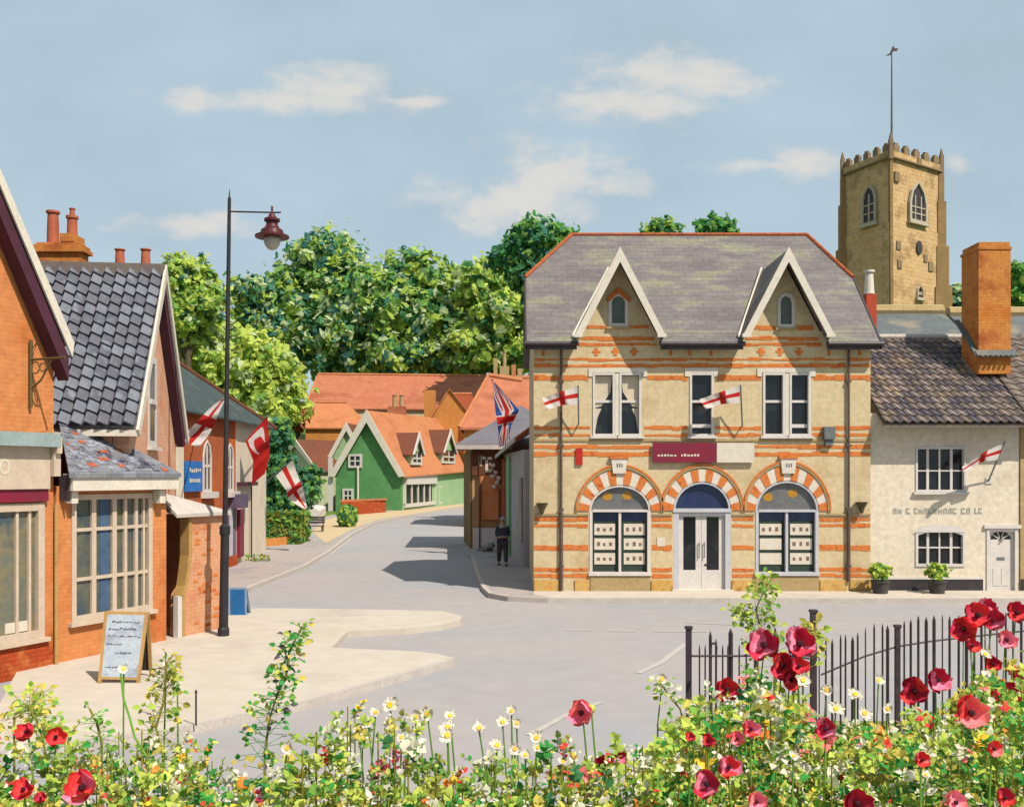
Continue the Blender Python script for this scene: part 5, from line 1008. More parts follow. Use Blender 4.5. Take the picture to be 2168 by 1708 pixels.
aboard('pale blue menu board in an ochre wooden frame on the pavement below the workshop window', (221,1293),(314,1295),(295,1446),(207,1444),15.5,m_timber,mat('pale_blue_board',(178,192,206),(140,148,166),(196,208,220),3,.7))
aboard('bright blue board on white legs behind the lamp post', (483,1243),(522,1243),(523,1316),(484,1314),23.0,mat('pale_blue_frame',(150,170,190),(120,140,170),None,5,.6),mat('blue_board',(30,92,150),(40,110,170),None,3,.5),tilt=.2,fw=.045,writing=False)
# thin stick in the forecourt
p = G(415,1535,.12); m = MB(); m.tube([p,p+V((0,0,.42))], .012, 6); m.lathe(p+V((0,0,.42)), [(.012,0),(.02,.02),(.004,.05)], 6); tag(build('thin_stake', m, m_black, None, p), 'thin dark stake standing alone at the pavement edge', 'stake')
# ================================================================ FLAGS
m_fw = mat('white_flag_cloth', (238,230,222), (220,214,212), None, 3, .8, transl=.25); m_fr = mat('red_flag_cloth', (206,36,30), (188,28,30), None, 4, .8, transl=.2); m_fb = mat('blue_flag_cloth', (44,78,156), (54,92,170), None, 4, .8, transl=.2)
def poly_at(pts, t):
    n = len(pts)-1; k = min(int(t*n), n-1); return V(pts[k]).lerp(V(pts[k+1]), t*n-k)
def flag(lab, eA, eB, d, pat, pole, mats, nu=36, nv=24, wave=.05, gr=None, d2=None):
    """eA / eB: the two long edges from hoist to fly, in px"""
    t = thing('flag', lab, 'flag', pole[0], gr); m = MB(); m.tube(pole, .022 if d < 30 else .03, 6); po = build('pole', m, m_grey, t)
    m = MB(); W_ = d/FPX
    for i in range(nu+1):
        for j in range(nv+1):
            u,v = i/nu,j/nv; a,b_ = poly_at([(*q,0) for q in eA],u),poly_at([(*q,0) for q in eB],u); q = a.lerp(b_,v); dd = d+wave*math.sin(u*9+v*2.5)*(.3+u)+wave*.5*math.sin(u*21+v*4)*u
            m.v.append(P(q.x,q.y,dd))
    for i in range(nu):
        for j in range(nv): m.f.append((i*(nv+1)+j,(i+1)*(nv+1)+j,(i+1)*(nv+1)+j+1,i*(nv+1)+j+1)); m.m.append(pat((i+.5)/nu,(j+.5)/nv))
    build('cloth', m, mats, t, smooth=True); return t
def george(u,v): return 1 if abs(v-.5) < .13 or abs(u-.5) < .075 else 0
def turk(u,v):
    x,y = (u-.37)/.22,(v-.46)/.36; x2 = x-.3; y2 = y-.28
    return 0 if (x*x+y*y < 1 and x2*x2+y2*y2 > .5) else 1
def union(u,v):
    x,y = (u-.5)*2,(v-.5)*2
    if abs(y) < .2 or abs(x) < .11: return 1
    if abs(y) < .34 or abs(x) < .18: return 0
    dg = abs(abs(x)-abs(y)); 
    if dg < .09: return 1
    return 0 if dg < .24 else 2
mfp = lambda x,y,n: mf.at(mf.u(x),mf.z(x,y),n); gg = 'red cross flags hung out along the street'
flag('white flag with red cross above the left arch of the buff bank wall', [(1223,817),(1190,828),(1148,842)],[(1223,857),(1192,857),(1157,868)],27.25,george,[mfp(1223,900,.02),mfp(1224,898,.2),P(1224,816,27.25)],[m_fw,m_fr],gr=gg)
flag('white flag with red cross across the single middle window of the buff bank wall', [(1566,815),(1530,828),(1481,845)],[(1567,853),(1532,855),(1494,866)],27.25,george,[mfp(1567,905,.02),mfp(1568,903,.2),P(1568,815,27.25)],[m_fw,m_fr],gr=gg)
m = MB(); fl_ = flag('white flag with red cross slanting from a bracket on the cream house', [(2125,938),(2085,956),(2037,988)],[(2112,973),(2078,978),(2040,1001)],27.2,george,[hf.at(hf.u(2092),hf.z(2092,1018),.02),P(2128,933,27.15)],[m_fw,m_fr],gr=gg)
q = hf.at(hf.u(2093),hf.z(2093,1017),0); m.box((q.x-.09,q.y-.03,q.z-.09),(q.x+.09,q.y,q.z+.09)); build('bracket', m, m_white, fl_)
flag('white flag with red cross hanging behind the lamp post over the blue wall sign', [(470,842),(440,868),(405,905),(377,930)],[(475,850),(462,878),(444,918),(421,947)],25.5,george,[a5.at(a5.u(418),a5.z(418,905),.02),P(473,843,25.5)],[m_fw,m_fr],wave=.12,gr=gg)
flag('red flag with white crescent hanging against the white building end', [(564,882),(519,933),(536,975),(533,1026)],[(566,884),(570,930),(571,965),(561,1002)],36.5,turk,[b5.at(b5.u(560),b5.z(560,1000),.02) if False else b5.at(b5.u(552),b5.z(552,960),.02),P(566,880,36.5)],[m_fw,m_fr],wave=.15,nu=48,nv=36)
flag('white flag with red cross drooping in front of the dark bushy tree', [(619,974),(633,1013),(642,1034),(650,1074)],[(584,1007),(606,1038),(611,1058),(646,1079)],42.0,george,[b5.at(b5.u(562),b5.z(562,1021),.02),P(620,972,42)],[m_fw,m_fr],wave=.25,gr=gg)
flag('red white and blue flag hanging beside the grey slate roof', [(1042,806),(1049,870),(1055,912),(1056,946)],[(1050,812),(1099,868),(1082,902),(1074,943)],40.0,union,[P(1079,930,42.5),P(1041,802,40.0)],[m_fw,m_fr,m_fb],wave=.2,nu=48,nv=40)
# ================================================================ POTTED SHRUBS
m_pt = mat('grey_black_planter', (62,60,60), (92,88,86), None, 4, .7)
for lab,x,y0,y1,hw in (('lime green shrub in a dark pot at the foot of the bank corner',1864,1196,1257,22),('lime green shrub in a dark pot under the lower window of the cream house',1984,1200,1257,24)):
    p = G(x,1256,.12); s = p.y/FPX; t = thing('potted_shrub', lab, 'pot plant', p); m = MB(); m.box((p.x-.2,p.y-.18,.12),(p.x+.2,p.y+.18,.42)) if False else m.lathe(p, [(.19,0),(.24,.3),(.26,.31),(.26,.36),(.22,.36)], 14); build('pot', m, m_pt, t)
    build('foliage', crown([(p.x,p.y,.72,.3,.75)], 80, .055, 3, 8), [lg8,lg1,lg2], t)
m = MB(); p = G(545,1187,.12)
for _ in range(60): leaves(m, p+V((random.uniform(-.5,.5),random.uniform(-.3,.3),random.uniform(0,.25))), rdir(), .06, random.randrange(2))
tag(build('weed_tuft', m, [lg6,lg2], None, p), 'little weedy tuft at the base of the white building end', 'weeds')
# ================================================================ PERSON and cat
m_coat = mat('dark_navy_clothes', (54,60,80), (76,78,94), None, 5, .85); m_trs = mat('dark_grey_trousers', (92,84,80), (70,66,70), None, 5, .85); m_skin = mat('skin', (224,176,146), (212,162,132), None, 4, .6); m_cap = mat('grey_cap', (196,190,182), (160,154,148), None, 6, .8); m_scarf = mat('mottled_shawl', (206,198,184), (122,116,112), None, 14, .8, contrast=.1)
pf = G(1064,1196,.12); PX = lambda x,y,z: V((pf.x+x, pf.y+y, pf.z+z))
def skin(name, verts, edges, rad, m_, parent, lv=2):
    me = bpy.data.meshes.new(name); me.from_pydata([tuple(V(v)-ORG[parent.name]) for v in verts], edges, []); me.materials.append(m_); o = bpy.data.objects.new(name, me); link(o, parent, None)
    md = o.modifiers.new('Skin','SKIN')
    for sv,r in zip(me.skin_vertices[0].data, rad): sv.radius = (r,r) if not isinstance(r,tuple) else r
    me.skin_vertices[0].data[0].use_root = True; md.use_smooth_shade = True; sb = o.modifiers.new('Sub','SUBSURF'); sb.levels = lv; sb.render_levels = lv; return o
PS = thing('person', 'person in dark clothes and pale cap walking on the pavement beside the bank, hands together', 'person', pf)
vs = [PX(0,0,.92),PX(0,-.01,1.12),PX(0,0,1.32),PX(0,-.01,1.44),PX(0,-.03,1.53),PX(0,-.03,1.63),
      PX(-.17,0,1.38),PX(-.22,.02,1.12),PX(-.15,-.2,1.02),PX(-.05,-.22,1.03), PX(.17,0,1.38),PX(.22,.02,1.12),PX(.15,-.2,1.03),PX(.05,-.22,1.04),
      PX(-.1,0,.86),PX(-.12,-.05,.5),PX(-.13,.10,.09),PX(-.14,-.03,.04), PX(.1,0,.86),PX(.12,-.14,.48),PX(.13,-.26,.09),PX(.14,-.40,.04)]
ed = [(0,1),(1,2),(2,3),(3,4),(4,5),(2,6),(6,7),(7,8),(8,9),(2,10),(10,11),(11,12),(12,13),(0,14),(14,15),(15,16),(16,17),(0,18),(18,19),(19,20),(20,21)]
rd = [(.15,.11),(.15,.11),(.17,.11),.065,.075,.085,.06,.045,.033,.03,.06,.045,.033,.03,.09,.06,.042,.04,.09,.06,.042,.04]
bo = skin('body', vs, ed, rd, m_skin, PS)
skin('coat', [PX(0,0,.78),PX(0,0,.98),PX(0,-.01,1.15),PX(0,0,1.34),PX(-.18,0,1.37),PX(-.225,.02,1.12),PX(-.16,-.18,1.03),PX(.18,0,1.37),PX(.225,.02,1.12),PX(.16,-.18,1.04)], [(0,1),(1,2),(2,3),(3,4),(4,5),(5,6),(3,7),(7,8),(8,9)], [(.23,.17),(.215,.16),(.205,.15),(.2,.14),.085,.07,.058,.085,.07,.058], m_coat, PS)
skin('trousers', [PX(0,0,.88),PX(-.1,0,.8),PX(-.12,-.05,.5),PX(-.13,.09,.12),PX(.1,0,.8),PX(.12,-.14,.48),PX(.13,-.25,.12)], [(0,1),(1,2),(2,3),(0,4),(4,5),(5,6)], [.16,.125,.095,.075,.125,.095,.075], m_trs, PS)
m = MB(); c_ = PX(0,-.03,1.66); m.lathe(c_, [(.1,-.02),(.112,.02),(.1,.07),(.06,.1),(.01,.11)], 14); m.prism([c_+V((-.08,-.08,0)),c_+V((.08,-.08,0)),c_+V((.06,-.18,-.02)),c_+V((-.06,-.18,-.02))], (0,0,.015)); m.mi = 1; q = c_+V((-.1,0,.1)); m.lathe(q, [(.01,-.06),(.05,-.03),(.06,.03),(.03,.08),(.01,.1)], 10); build('cap', m, [m_cap,m_coat], PS, smooth=True)
m = MB(); m.lathe(PX(0,-.02,1.36), [(.15,0),(.13,.05),(.09,.11),(.075,.15)], 14); build('scarf', m, m_scarf, PS, smooth=True)
m = MB()
for sx in (-.032,.032): p = PX(sx,-.118,1.615); m.lathe(p, [(.003,-.01),(.011,0),(.003,.01)], 8)
m.box(PX(-.028,-.122,1.548),PX(.028,-.108,1.556)); build('face_features', m, m_black, bo); m = MB(); m.prism([PX(-.014,-.112,1.575),PX(.014,-.112,1.575),PX(0,-.112,1.615)], (0,-.025,0)); build('nose', m, m_skin, bo)
for s in (-1,1):                                         # five fingers on each clasped hand
    vv = [PX(s*.05,-.22,1.04)]; ee = []; rr_ = [.03]
    for k in range(4): b_ = len(vv); vv += [PX(s*.03,-.25,1.07-k*.018),PX(s*(-.01),-.275+.004*k,1.065-k*.018),PX(s*(-.035),-.262,1.06-k*.018)]; ee += [(0,b_),(b_,b_+1),(b_+1,b_+2)]; rr_ += [.01,.009,.007]
    b_ = len(vv); vv += [PX(s*.04,-.215,1.085),PX(s*.012,-.235,1.105)]; ee += [(0,b_),(b_,b_+1)]; rr_ += [.011,.009]; skin('hand', vv, ee, rr_, m_skin, PS, 1)
    m = MB(); fy = .02 if s < 0 else -.35; p = PX(s*.135,fy,0); m.hexa([p+V((-.05,.1,0)),p+V((.05,.1,0)),p+V((.045,-.17,0)),p+V((-.045,-.17,0))],[p+V((-.04,.09,.1)),p+V((.04,.09,.1)),p+V((.03,-.14,.05)),p+V((-.03,-.14,.05))]); build('shoe', m, m_black, PS)
cp = G(1031,1166,.12); CT = thing('cat', 'small grey and white cat crouching against the white stall riser', 'cat', (cp.x,cp.y-.3,.12)); CXp = lambda x,y,z: V((cp.x+x*1.6,cp.y-.3+y,.12+z*1.6))
skin('body', [CXp(-.1,0,.1),CXp(0,0,.12),CXp(.1,0,.13),CXp(.17,-.02,.18),CXp(.2,-.03,.2),CXp(-.2,.03,.05),CXp(-.26,.0,.03),CXp(.12,-.03,.04),CXp(.16,-.06,.015),CXp(-.08,-.04,.04),CXp(-.02,-.07,.015)], [(0,1),(1,2),(2,3),(3,4),(0,5),(5,6),(2,7),(7,8),(0,9),(9,10)], [.19,.18,.15,.11,.1,.04,.03,.05,.04,.08,.05], mat('grey_white_fur',(176,176,172),(96,98,100),None,6,.9,contrast=.05), CT)
m = MB()
for s in (-1,1): p = CXp(.19,-.02+s*.03,.245); m.lathe(p, [(.035,-.03),(.002,.06)], 6)
build('ear', m, m_grey, CT)
# ================================================================ GARDEN TERRACE, RAILING, FLOWERS
TZ = 1.5
m_soil = mat('leafy_soil', (176,178,96), (206,200,140), (140,160,72), 2.5, .95, .4)
m_rw = mat('terrace_wall_brick', (176,120,84), (150,104,80), None, 1.5, .9, .3, pat=1, u=(1,0))
tp = [(-9,1.2),(9,1.2),(9,7.6),(1.25,7.6),(.95,6.6),(.8,5.3),(-9,5.3)]
m = MB(); m.prism([(x,y,TZ-.02) for x,y in tp], (0,0,-TZ+.02)); tag(build('retaining_wall', m, m_rw, None, (0,3,0)), 'brick retaining wall holding up the flower garden', 'wall')
flat('garden_bed', [(x,y) for x,y in tp], m_soil, TZ)
def rail_pt(x, ytop, d): return P(x, ytop, d)
RL = thing('garden_railing', 'black iron railing with uneven pickets climbing to the right behind the poppies', 'railing', P(1455,1560,7.0))
def bar(x, yt, yb, d, r, name='picket', sq=False, tip=True):
    a,b_ = P(x,yb,d),P(x,yt,d); a.z = max(TZ-.02,a.z) if a.z > TZ else a.z; a.z = TZ-.02; m = MB()
    if sq: m.box((a.x-r,a.y-r,a.z),(a.x+r,a.y+r,b_.z-.02)); m.box((a.x-r-.006,a.y-r-.006,b_.z-.02),(a.x+r+.006,a.y+r+.006,b_.z))
    else: m.tube([a,b_]+([b_+V((0,0,.035))] if tip else []), [r,r]+([.002] if tip else []), 6)
    return build(name, m, m_rail, RL)
m_rail = mat('railing_iron', (58,48,56), (84,70,80), None, 12, .6)
bar(1458,1325,1700,7.0,.019,'post',True); bar(1722,1290,1600,7.3,.021,'post',True); bar(1900,1322,1600,7.3,.017,'post',True)
for x in (1481,1493,1503,1530,1541,1565,1580): bar(x,1375,1600,7.0,.006)
bar(1504,1346,1600,7.02,.012); bar(1516,1362,1600,7.02,.008); bar(1547,1340,1600,7.02,.017); bar(1600,1350,1600,7.03,.014); bar(1641,1338,1600,7.08,.013); bar(1681,1332,1600,7.1,.014)
m = MB(); m.tube([P(1458,1388,7.0),P(1562,1388,7.0)], .008, 6); m.tube([P(1504,1365,7.02),P(1512,1360,7.0),P(1517,1368,7.0),P(1516,1400,7.0)], .008, 6); m.tube([P(1562,1388,7.0),P(1660,1385,7.1),P(1722,1395,7.3)], .008, 6); build('rail', m, m_rail, RL)
def topy(x): return 1372-(x-1735)*.30 if x < 1900 else 1322-(x-1900)*.10
x = 1736
while x < 2166:
    if abs(x-1900) > 9 : bar(x+random.uniform(-2,2), topy(x)+random.uniform(-7,7), 1600, 7.3, random.choice((.005,.007,.009,.012)))
    x += random.uniform(11,19) if x < 1900 else random.uniform(13,20)
m = MB(); m.tube([P(1738,1428,7.3),P(1830,1389,7.3),P(1900,1368,7.3),P(1970,1357,7.3),P(2040,1349,7.3),P(2168,1335,7.3)], .007, 6); build('rail', m, m_rail, RL)
# petals
def petal_mat(n,a,b): return mat(n,a,b,None,9,.7,transl=.12,contrast=.12,kb=1.1)
pm_red = petal_mat('poppy_scarlet',(222,62,58),(196,40,50)); pm_crim = petal_mat('poppy_crimson',(192,40,70),(150,22,48)); pm_pink = petal_mat('poppy_rose_pink',(224,134,160),(212,100,130)); pm_cor = petal_mat('poppy_coral',(234,124,124),(220,92,100)); pm_or = petal_mat('petal_orange',(222,130,50),(206,104,40)); pm_wh = mat('petal_white',(238,230,214),(222,214,200),None,9,.8,transl=.15,kb=.8); pm_ye = petal_mat('petal_yellow',(226,184,50),(206,158,40)); pm_pu = petal_mat('petal_purple',(128,56,100),(100,46,84)); pm_dk = petal_mat('poppy_heart',(60,16,30),(40,14,26))
def petal(mb, c, up, ang, ln_, wd, cup, n=5):
    """one crinkled petal: a cupped fan of faces"""
    up = V(up).normalized(); a = up.orthogonal().normalized(); a = Matrix.Rotation(ang,3,up)@a; s = up.cross(a); rows = []
    for i in range(n+1):
        t = i/n; w_ = wd*math.sin(math.pi*(.12+.72*t))**.8; el_ = cup*t*t
        rows.append([c+a*ln_*t*math.cos(el_*.9)+up*ln_*(math.sin(el_)*t+(.08*math.sin(q*5+ang)*t))+s*w_*(q) + up*ln_*.16*abs(q)*t for q in (-1,-.5,0,.5,1)])
    o = len(mb.v); vs = [p for r in rows for p in r]; mb.add(vs, [(i*5+j,i*5+j+1,i*5+5+j+1,i*5+5+j) for i in range(n) for j in range(4)])
def stem_leaf(mb, p, d, ln_, mi=0):
    d = V(d).normalized(); s = d.orthogonal().normalized(); mb.mi = mi; mb.quad(p, p+d*ln_*.35+s*ln_*.22, p+d*ln_*.75+s*ln_*.18, p+d*ln_, p+d*ln_*.75-s*ln_*.18, p+d*ln_*.35-s*ln_*.22)
NF = [0]
def place(x, y, d, r_px): p = P(x,y,d); return p, r_px*.84/FPX*d
def flower(kind, lab, x, y, r_px, d, mats, cat, group, face=None):
    p,r = place(x,y,d,r_px); base = V((p.x+random.uniform(-.06,.06), p.y+random.uniform(0,.12), TZ)); t = thing(kind, lab, cat, base, group)
    m = MB(); md = base.lerp(p,.5)+V((random.uniform(-.03,.03),0,0)); m.tube([base,md,p-V((0,0,r*.2))], [.006,.005,.004], 5); 
    for k in range(2): q = base.lerp(md, random.random()); m.mi = 1; stem_leaf(m, q, V((random.uniform(-1,1),random.uniform(-.6,.3),.6)), random.uniform(.06,.1), 1)
    build('stem', m, [lg2,lg1], t); f = V(face or (random.uniform(-.4,.4),-1,random.uniform(.2,.9))).normalized()
    if kind == 'poppy':
        m = MB(); n = 6
        for k in range(n): m.mi = random.choice((0,0,1)) if k % 3 else 1; petal(m, p, f, 6.28*k/n+random.uniform(-.2,.2), r*random.uniform(.9,1.12), r*.62, random.uniform(.75,1.0) if k%2 else random.uniform(.3,.6))
        build('petals', m, mats[:2], t); m = MB(); fr_ = f*r*.32
        m.lathe(p+fr_, [(r*.05,-r*.22),(r*.22,-r*.05),(r*.2,r*.12),(r*.05,r*.2)], 8); build('flower_heart', m, mats[2], t)
    elif kind == 'daisy':
        m = MB(); n = random.choice((6,7,8,9))
        for k in range(n): petal(m, p, f, 6.28*k/n+random.uniform(-.12,.12), r*random.uniform(.75,1.12), r*random.uniform(.3,.46), random.uniform(.0,.6), 3)
        build('petals', m, mats[0], t); m = MB(); mm_ = Matrix.Rotation(0,3,'Z'); a = f.orthogonal().normalized(); b_ = f.cross(a); q0 = p+f*r*.06
        ring_ = [q0+(a*math.cos(j*.785)+b_*math.sin(j*.785))*r*.34 for j in range(8)]; m.prism(ring_, f*r*.14); build('flower_eye', m, mats[1], t)
    elif kind == 'flower_spike':
        m = MB()
        for k in range(26): q = p+V((random.uniform(-.5,.5)*r*.8, random.uniform(-.3,.3)*r, random.uniform(-1.6,1.0)*r)); leaves(m, q, (V((0,-1,.2))+rdir()*.8).normalized(), r*.3, random.randrange(2))
        build('petals', m, mats, t)
    elif kind == 'bud':
        m = MB(); m.lathe(p-V((0,0,r)), [(r*.2,0),(r*.8,r*.5),(r*.95,r),(r*.7,r*1.6),(r*.15,r*2)], 8); build('petals', m, mats[0], t, smooth=True)
    return t
RD,PK,CR_,CO = [pm_red,pm_crim,pm_dk],[pm_pink,pm_crim,pm_dk],[pm_crim,pm_red,pm_dk],[pm_cor,pm_pink,pm_dk]
gp = 'poppies in the garden bed'
PO = [ # x, y, radius, depth, mats, face, label
 (1618,1367,44,6.0,PK,(-.3,-1,.4),'large rose pink poppy standing before the railing, left of the middle iron post'),
 (1688,1366,46,5.9,PK,(.2,-1,.5),'largest pink poppy with dark red skirt in front of the middle iron post'),
 (1655,1408,36,5.8,RD,(0,-1,.1),'scarlet poppy directly below the two large pink ones'),
 (1672,1436,30,5.75,CR_,(.3,-1,-.1),'dark crimson poppy hanging lowest under the pink pair'),
 (1690,1412,26,5.7,CR_,None,'deep crimson poppy tucked under the largest pink poppy'),
 (1540,1463,34,5.9,CR_,(-.2,-1,.6),'crimson cup shaped poppy to the right of the tall railing end post'),
 (1234,1509,36,4.6,CO,(-.6,-1,.3),'coral pink poppy standing alone against the grey road'),
 (1280,1622,30,4.4,CR_,(-.2,-1,.2),'crimson pink poppy low beneath the lone coral poppy'),
 (1306,1607,24,4.45,PK,(.4,-1,.4),'pink poppy touching the low crimson one on its right'),
 (2068,1306,36,6.2,CR_,None,'deep red poppy at the upper right among the railing tops'),
 (2100,1316,32,6.3,PK,None,'rose poppy beside the deep red one at the upper right'),
 (2040,1332,34,6.15,CR_,(-.5,-1,.3),'wide crimson poppy overlapping the railing pickets'),
 (2085,1290,26,6.35,PK,None,'topmost pink poppy above the railing'),
 (2150,1300,30,6.3,RD,None,'bright red poppy cut by the right edge near the railing top'),
 (2128,1355,26,6.1,CO,None,'coral poppy below the upper right cluster near the edge'),
 (2055,1370,22,6.0,RD,None,'small scarlet poppy under the upper right cluster'),
 (1935,1462,36,5.6,CR_,(-.3,-1,.2),'crimson poppy with wavy petals in front of the pickets, left one of a pair'),
 (1980,1440,34,5.65,PK,(.3,-1,.4),'pinkish crimson poppy in front of the pickets, right one of a pair'),
 (2118,1478,42,5.2,RD,(.2,-1,.4),'big scarlet poppy near the right edge at mid height'),
 (2050,1510,44,5.0,[pm_red,pm_cor,pm_dk],None,'big red and coral poppy left of the scarlet one near the right edge'),
 (2100,1405,22,5.9,RD,None,'small red poppy on a tall stem against the right hand pickets'),
 (2160,1430,24,5.7,RD,None,'red poppy half cut by the right edge at mid height'),
 (1748,1545,30,4.9,PK,None,'single pink and red poppy in the middle of the right hand foliage'),
 (1588,1545,26,4.9,[pm_red,pm_pink,pm_dk],None,'striped red poppy low left of the single pink one'),
 (1560,1565,20,4.9,CO,None,'small coral poppy touching the striped red one'),
 (1498,1660,36,4.3,PK,(-.4,-1,.4),'rose pink poppy low in the foliage below the railing end post'),
 (1540,1625,32,4.35,[pm_pink,pm_red,pm_dk],(.2,-1,.5),'pink poppy with red base just above the low rose one'),
 (1500,1567,18,4.8,RD,None,'round red poppy beside the foot of the railing end post'),
 (1460,1560,13,4.85,RD,None,'tiny red poppy left of the railing end post foot'),
 (60,1551,26,4.7,RD,None,'round red poppy at the far left'),
 (118,1560,26,4.7,[pm_red,pm_red,pm_dk],(.5,-1,.4),'ragged scarlet poppy right of the round red one at the far left'),
 (178,1670,44,4.2,[pm_red,pm_pink,pm_dk],None,'big red and pink poppy in the bottom left corner'),
 (50,1672,28,4.2,RD,None,'red poppy low at the far left, left of the big red and pink one'),
 (88,1690,16,4.2,RD,None,'little red poppy between the two low ones in the bottom left corner'),
 (1810,1700,40,4.0,[pm_crim,pm_crim,pm_dk],None,'dull maroon poppy cut by the bottom edge'),
 (1950,1610,22,4.3,[pm_cor,pm_red,pm_dk],None,'ragged coral poppy low on the right'),
 (2100,1585,24,4.4,[pm_cor,pm_red,pm_dk],None,'coral poppy low near the right edge'),
 (2125,1690,26,4.1,RD,None,'red poppy in the bottom right corner'),
 (2020,1700,30,4.05,CO,None,'pale rose poppy cut by the bottom edge near the right corner'),
 (1600,1698,26,4.05,CO,None,'pale coral poppy at the bottom edge left of the maroon one'),
 (810,1625,22,4.4,CO,None,'faded pink poppy among white daisies left of centre'),
]
for x,y,r,d,mt_,fc_,lab in PO:
    if x > 1380 and y > 1500: d *= .83
    elif x < 300: d *= .9
    flower('poppy', lab, x, y, r, d, mt_, 'poppy', gp, fc_)
gd = 'white daisies in the garden bed'
DA = [(826,1492,28,4.9,'highest white daisy at the left end of the daisy drift'),(795,1508,22,4.8,'white daisy leaning under the highest one'),(905,1511,24,4.8,'broad white daisy left of the double yellow daisy'),(880,1517,20,4.8,'flat white daisy at the left shoulder of the broad one'),(953,1515,21,4.75,'white daisy just above the double yellow daisy'),(948,1540,22,4.6,'white daisy with the largest yellow eye, upper of the double bloom'),(947,1556,22,4.55,'wide daisy with yellow eye, lower of the double bloom'),(1014,1541,22,4.7,'white daisy alone between the double bloom and the daisy clump'),(1083,1505,16,4.85,'small white daisy highest in the middle clump'),(1064,1528,22,4.75,'white daisy with dark rim in the middle clump'),(1094,1530,15,4.75,'little white daisy right of the dark rimmed one'),(1052,1578,22,4.5,'daisy with orange eye in the lower middle clump'),(1090,1585,20,4.5,'plain white daisy below the middle clump'),(1112,1598,20,4.45,'white daisy lowest right of the middle clump'),(1136,1562,24,4.55,'broad white daisy right of the middle clump'),(1138,1582,20,4.5,'daisy with heavy yellow eye under the broad one'),(1168,1590,16,4.5,'faint white daisy between the clump and the lone coral poppy stem'),(1192,1612,18,4.45,'white daisy left of the low crimson poppies'),(706,1552,0,0,''),(608,1583,22,4.6,'single white daisy with yellow eye on a tall stem, left of centre'),(262,1416,18,4.9,'yellow and white daisy in front of the menu board'),(352,1404,12,4.95,'small white bloom beside the menu board leg'),(375,1418,12,4.95,'small white bloom right of the menu board leg'),(1700,1440,20,5.6,'white daisy beneath the largest pink poppy'),(1750,1460,20,5.6,'white daisy in front of the left pickets'),(1810,1470,22,5.5,'white daisy in front of the middle pickets'),(1860,1440,18,5.6,'white daisy high against the middle pickets'),(1830,1510,22,5.3,'white daisy below the middle pickets'),(1880,1500,20,5.3,'white daisy left of the crimson pair'),(1770,1500,20,5.3,'white daisy above the single pink and red poppy'),(2085,1385,18,5.9,'white daisy against the right hand pickets'),(1812,1695,26,4.0,''),(1960,1640,18,4.2,'white daisy low between the two coral poppies'),(1680,1600,16,4.4,'white daisy in the middle of the right hand foliage'),(780,1530,20,4.7,'white daisy on the left fringe of the drift'),(760,1545,18,4.7,'small white daisy at the far left of the drift'),(850,1560,18,4.6,'white daisy below the broad pair'),(1402,1437,18,6.3,'white bloom on the leafy shoot left of the railing post'),(1030,1610,16,4.4,'white daisy low under the daisy clump'),(880,1600,16,4.4,'white daisy low left of the double bloom')]
for x,y,r,d,lab in DA:
    if x > 1380 and y > 1495: d *= .87
    r *= random.uniform(.75,1.0)
    if lab: flower('daisy', lab, x, y, r, d, [pm_wh,pm_ye], 'daisy', gd, (random.uniform(-.25,.25),-1,random.uniform(.35,1.3)))
for x,y,r,d,lab in [(838,1600,18,4.5,'deep purple flower spike left of the white daisies'),(795,1640,18,4.4,'purple flower spike nearer the bottom, left of the deep purple one'),(858,1618,14,4.5,'small purple spike close to the right of the deep purple one'),(548,1680,16,4.2,'purple flower spike at the bottom, left of centre')]: flower('flower_spike', lab, x, y, r, d, [pm_pu,pm_crim], 'flower', 'purple flower spikes')
for x,y,r,d,mt_,lab in [(512,1660,20,4.2,pm_or,'large orange bud low on the left'),(1860,1545,14,4.8,pm_or,'orange bud in the right hand foliage'),(1620,1530,12,4.8,pm_ye,'yellow bud left of the single pink poppy'),(1410,1640,14,4.4,pm_or,'orange bud at the left fringe of the right hand foliage'),(1215,1600,11,4.5,pm_ye,'yellow bud beside the low crimson poppies'),(960,1650,11,4.3,pm_ye,'yellow bud below the daisy drift'),(440,1585,10,4.6,pm_or,'small orange bud left of centre'),(1500,1690,12,4.1,pm_or,'orange bud under the low rose poppy'),(1930,1520,11,4.9,pm_red,'small red bud below the crimson pair'),(1252,1500,12,4.62,lg8,'green seed head on the lone coral poppy stem')]: flower('bud', lab, x, y, r, d, [mt_], 'bud', 'coloured buds')
# leafy stems
def shoot(lab, pts, d, n, sz, mats, spread=.03, wts=None):
    path = [P(x,y,d) for x,y in pts]; base = V((path[-1].x,d,TZ)); path.append(base); t = thing('leafy_shoot', lab, 'plant', base, 'leafy shoots'); m = MB(); m.tube(list(reversed(path)), .006, 5); build('stem', m, lg6, t)
    m = MB(); k = len(path)-1
    for _ in range(int(n*1.7)):
        q = random.random()**1.1*(k-.3); i = int(q); p = path[i].lerp(path[min(i+1,k)], q-i); dd = V((random.gauss(0,1),random.gauss(0,.7),random.gauss(0,.5)+.2)).normalized(); r_ = spread*random.uniform(.3,1.6)*(1+q*.3); m.mi = 0; m.tube([p, p+dd*r_], .0015, 3, False); leaf2(m, p+dd*r_, dd+V((0,0,-.2)), (V((0,-.7,.7))+rdir()*.6).normalized(), sz*random.uniform(.6,1.25), random.choices(range(len(mats)),weights=wts)[0])
    build('leaves', m, mats, t)
shoot('tall twining shoot with green and purple grey leaves over the pale pavement', [(640,1325),(612,1380),(606,1430),(588,1470),(570,1520),(560,1600)], 4.7, 130, .016, [lg7,lg2,lg11,lg9,lg8], .035, (3,2,2,2,1.5))
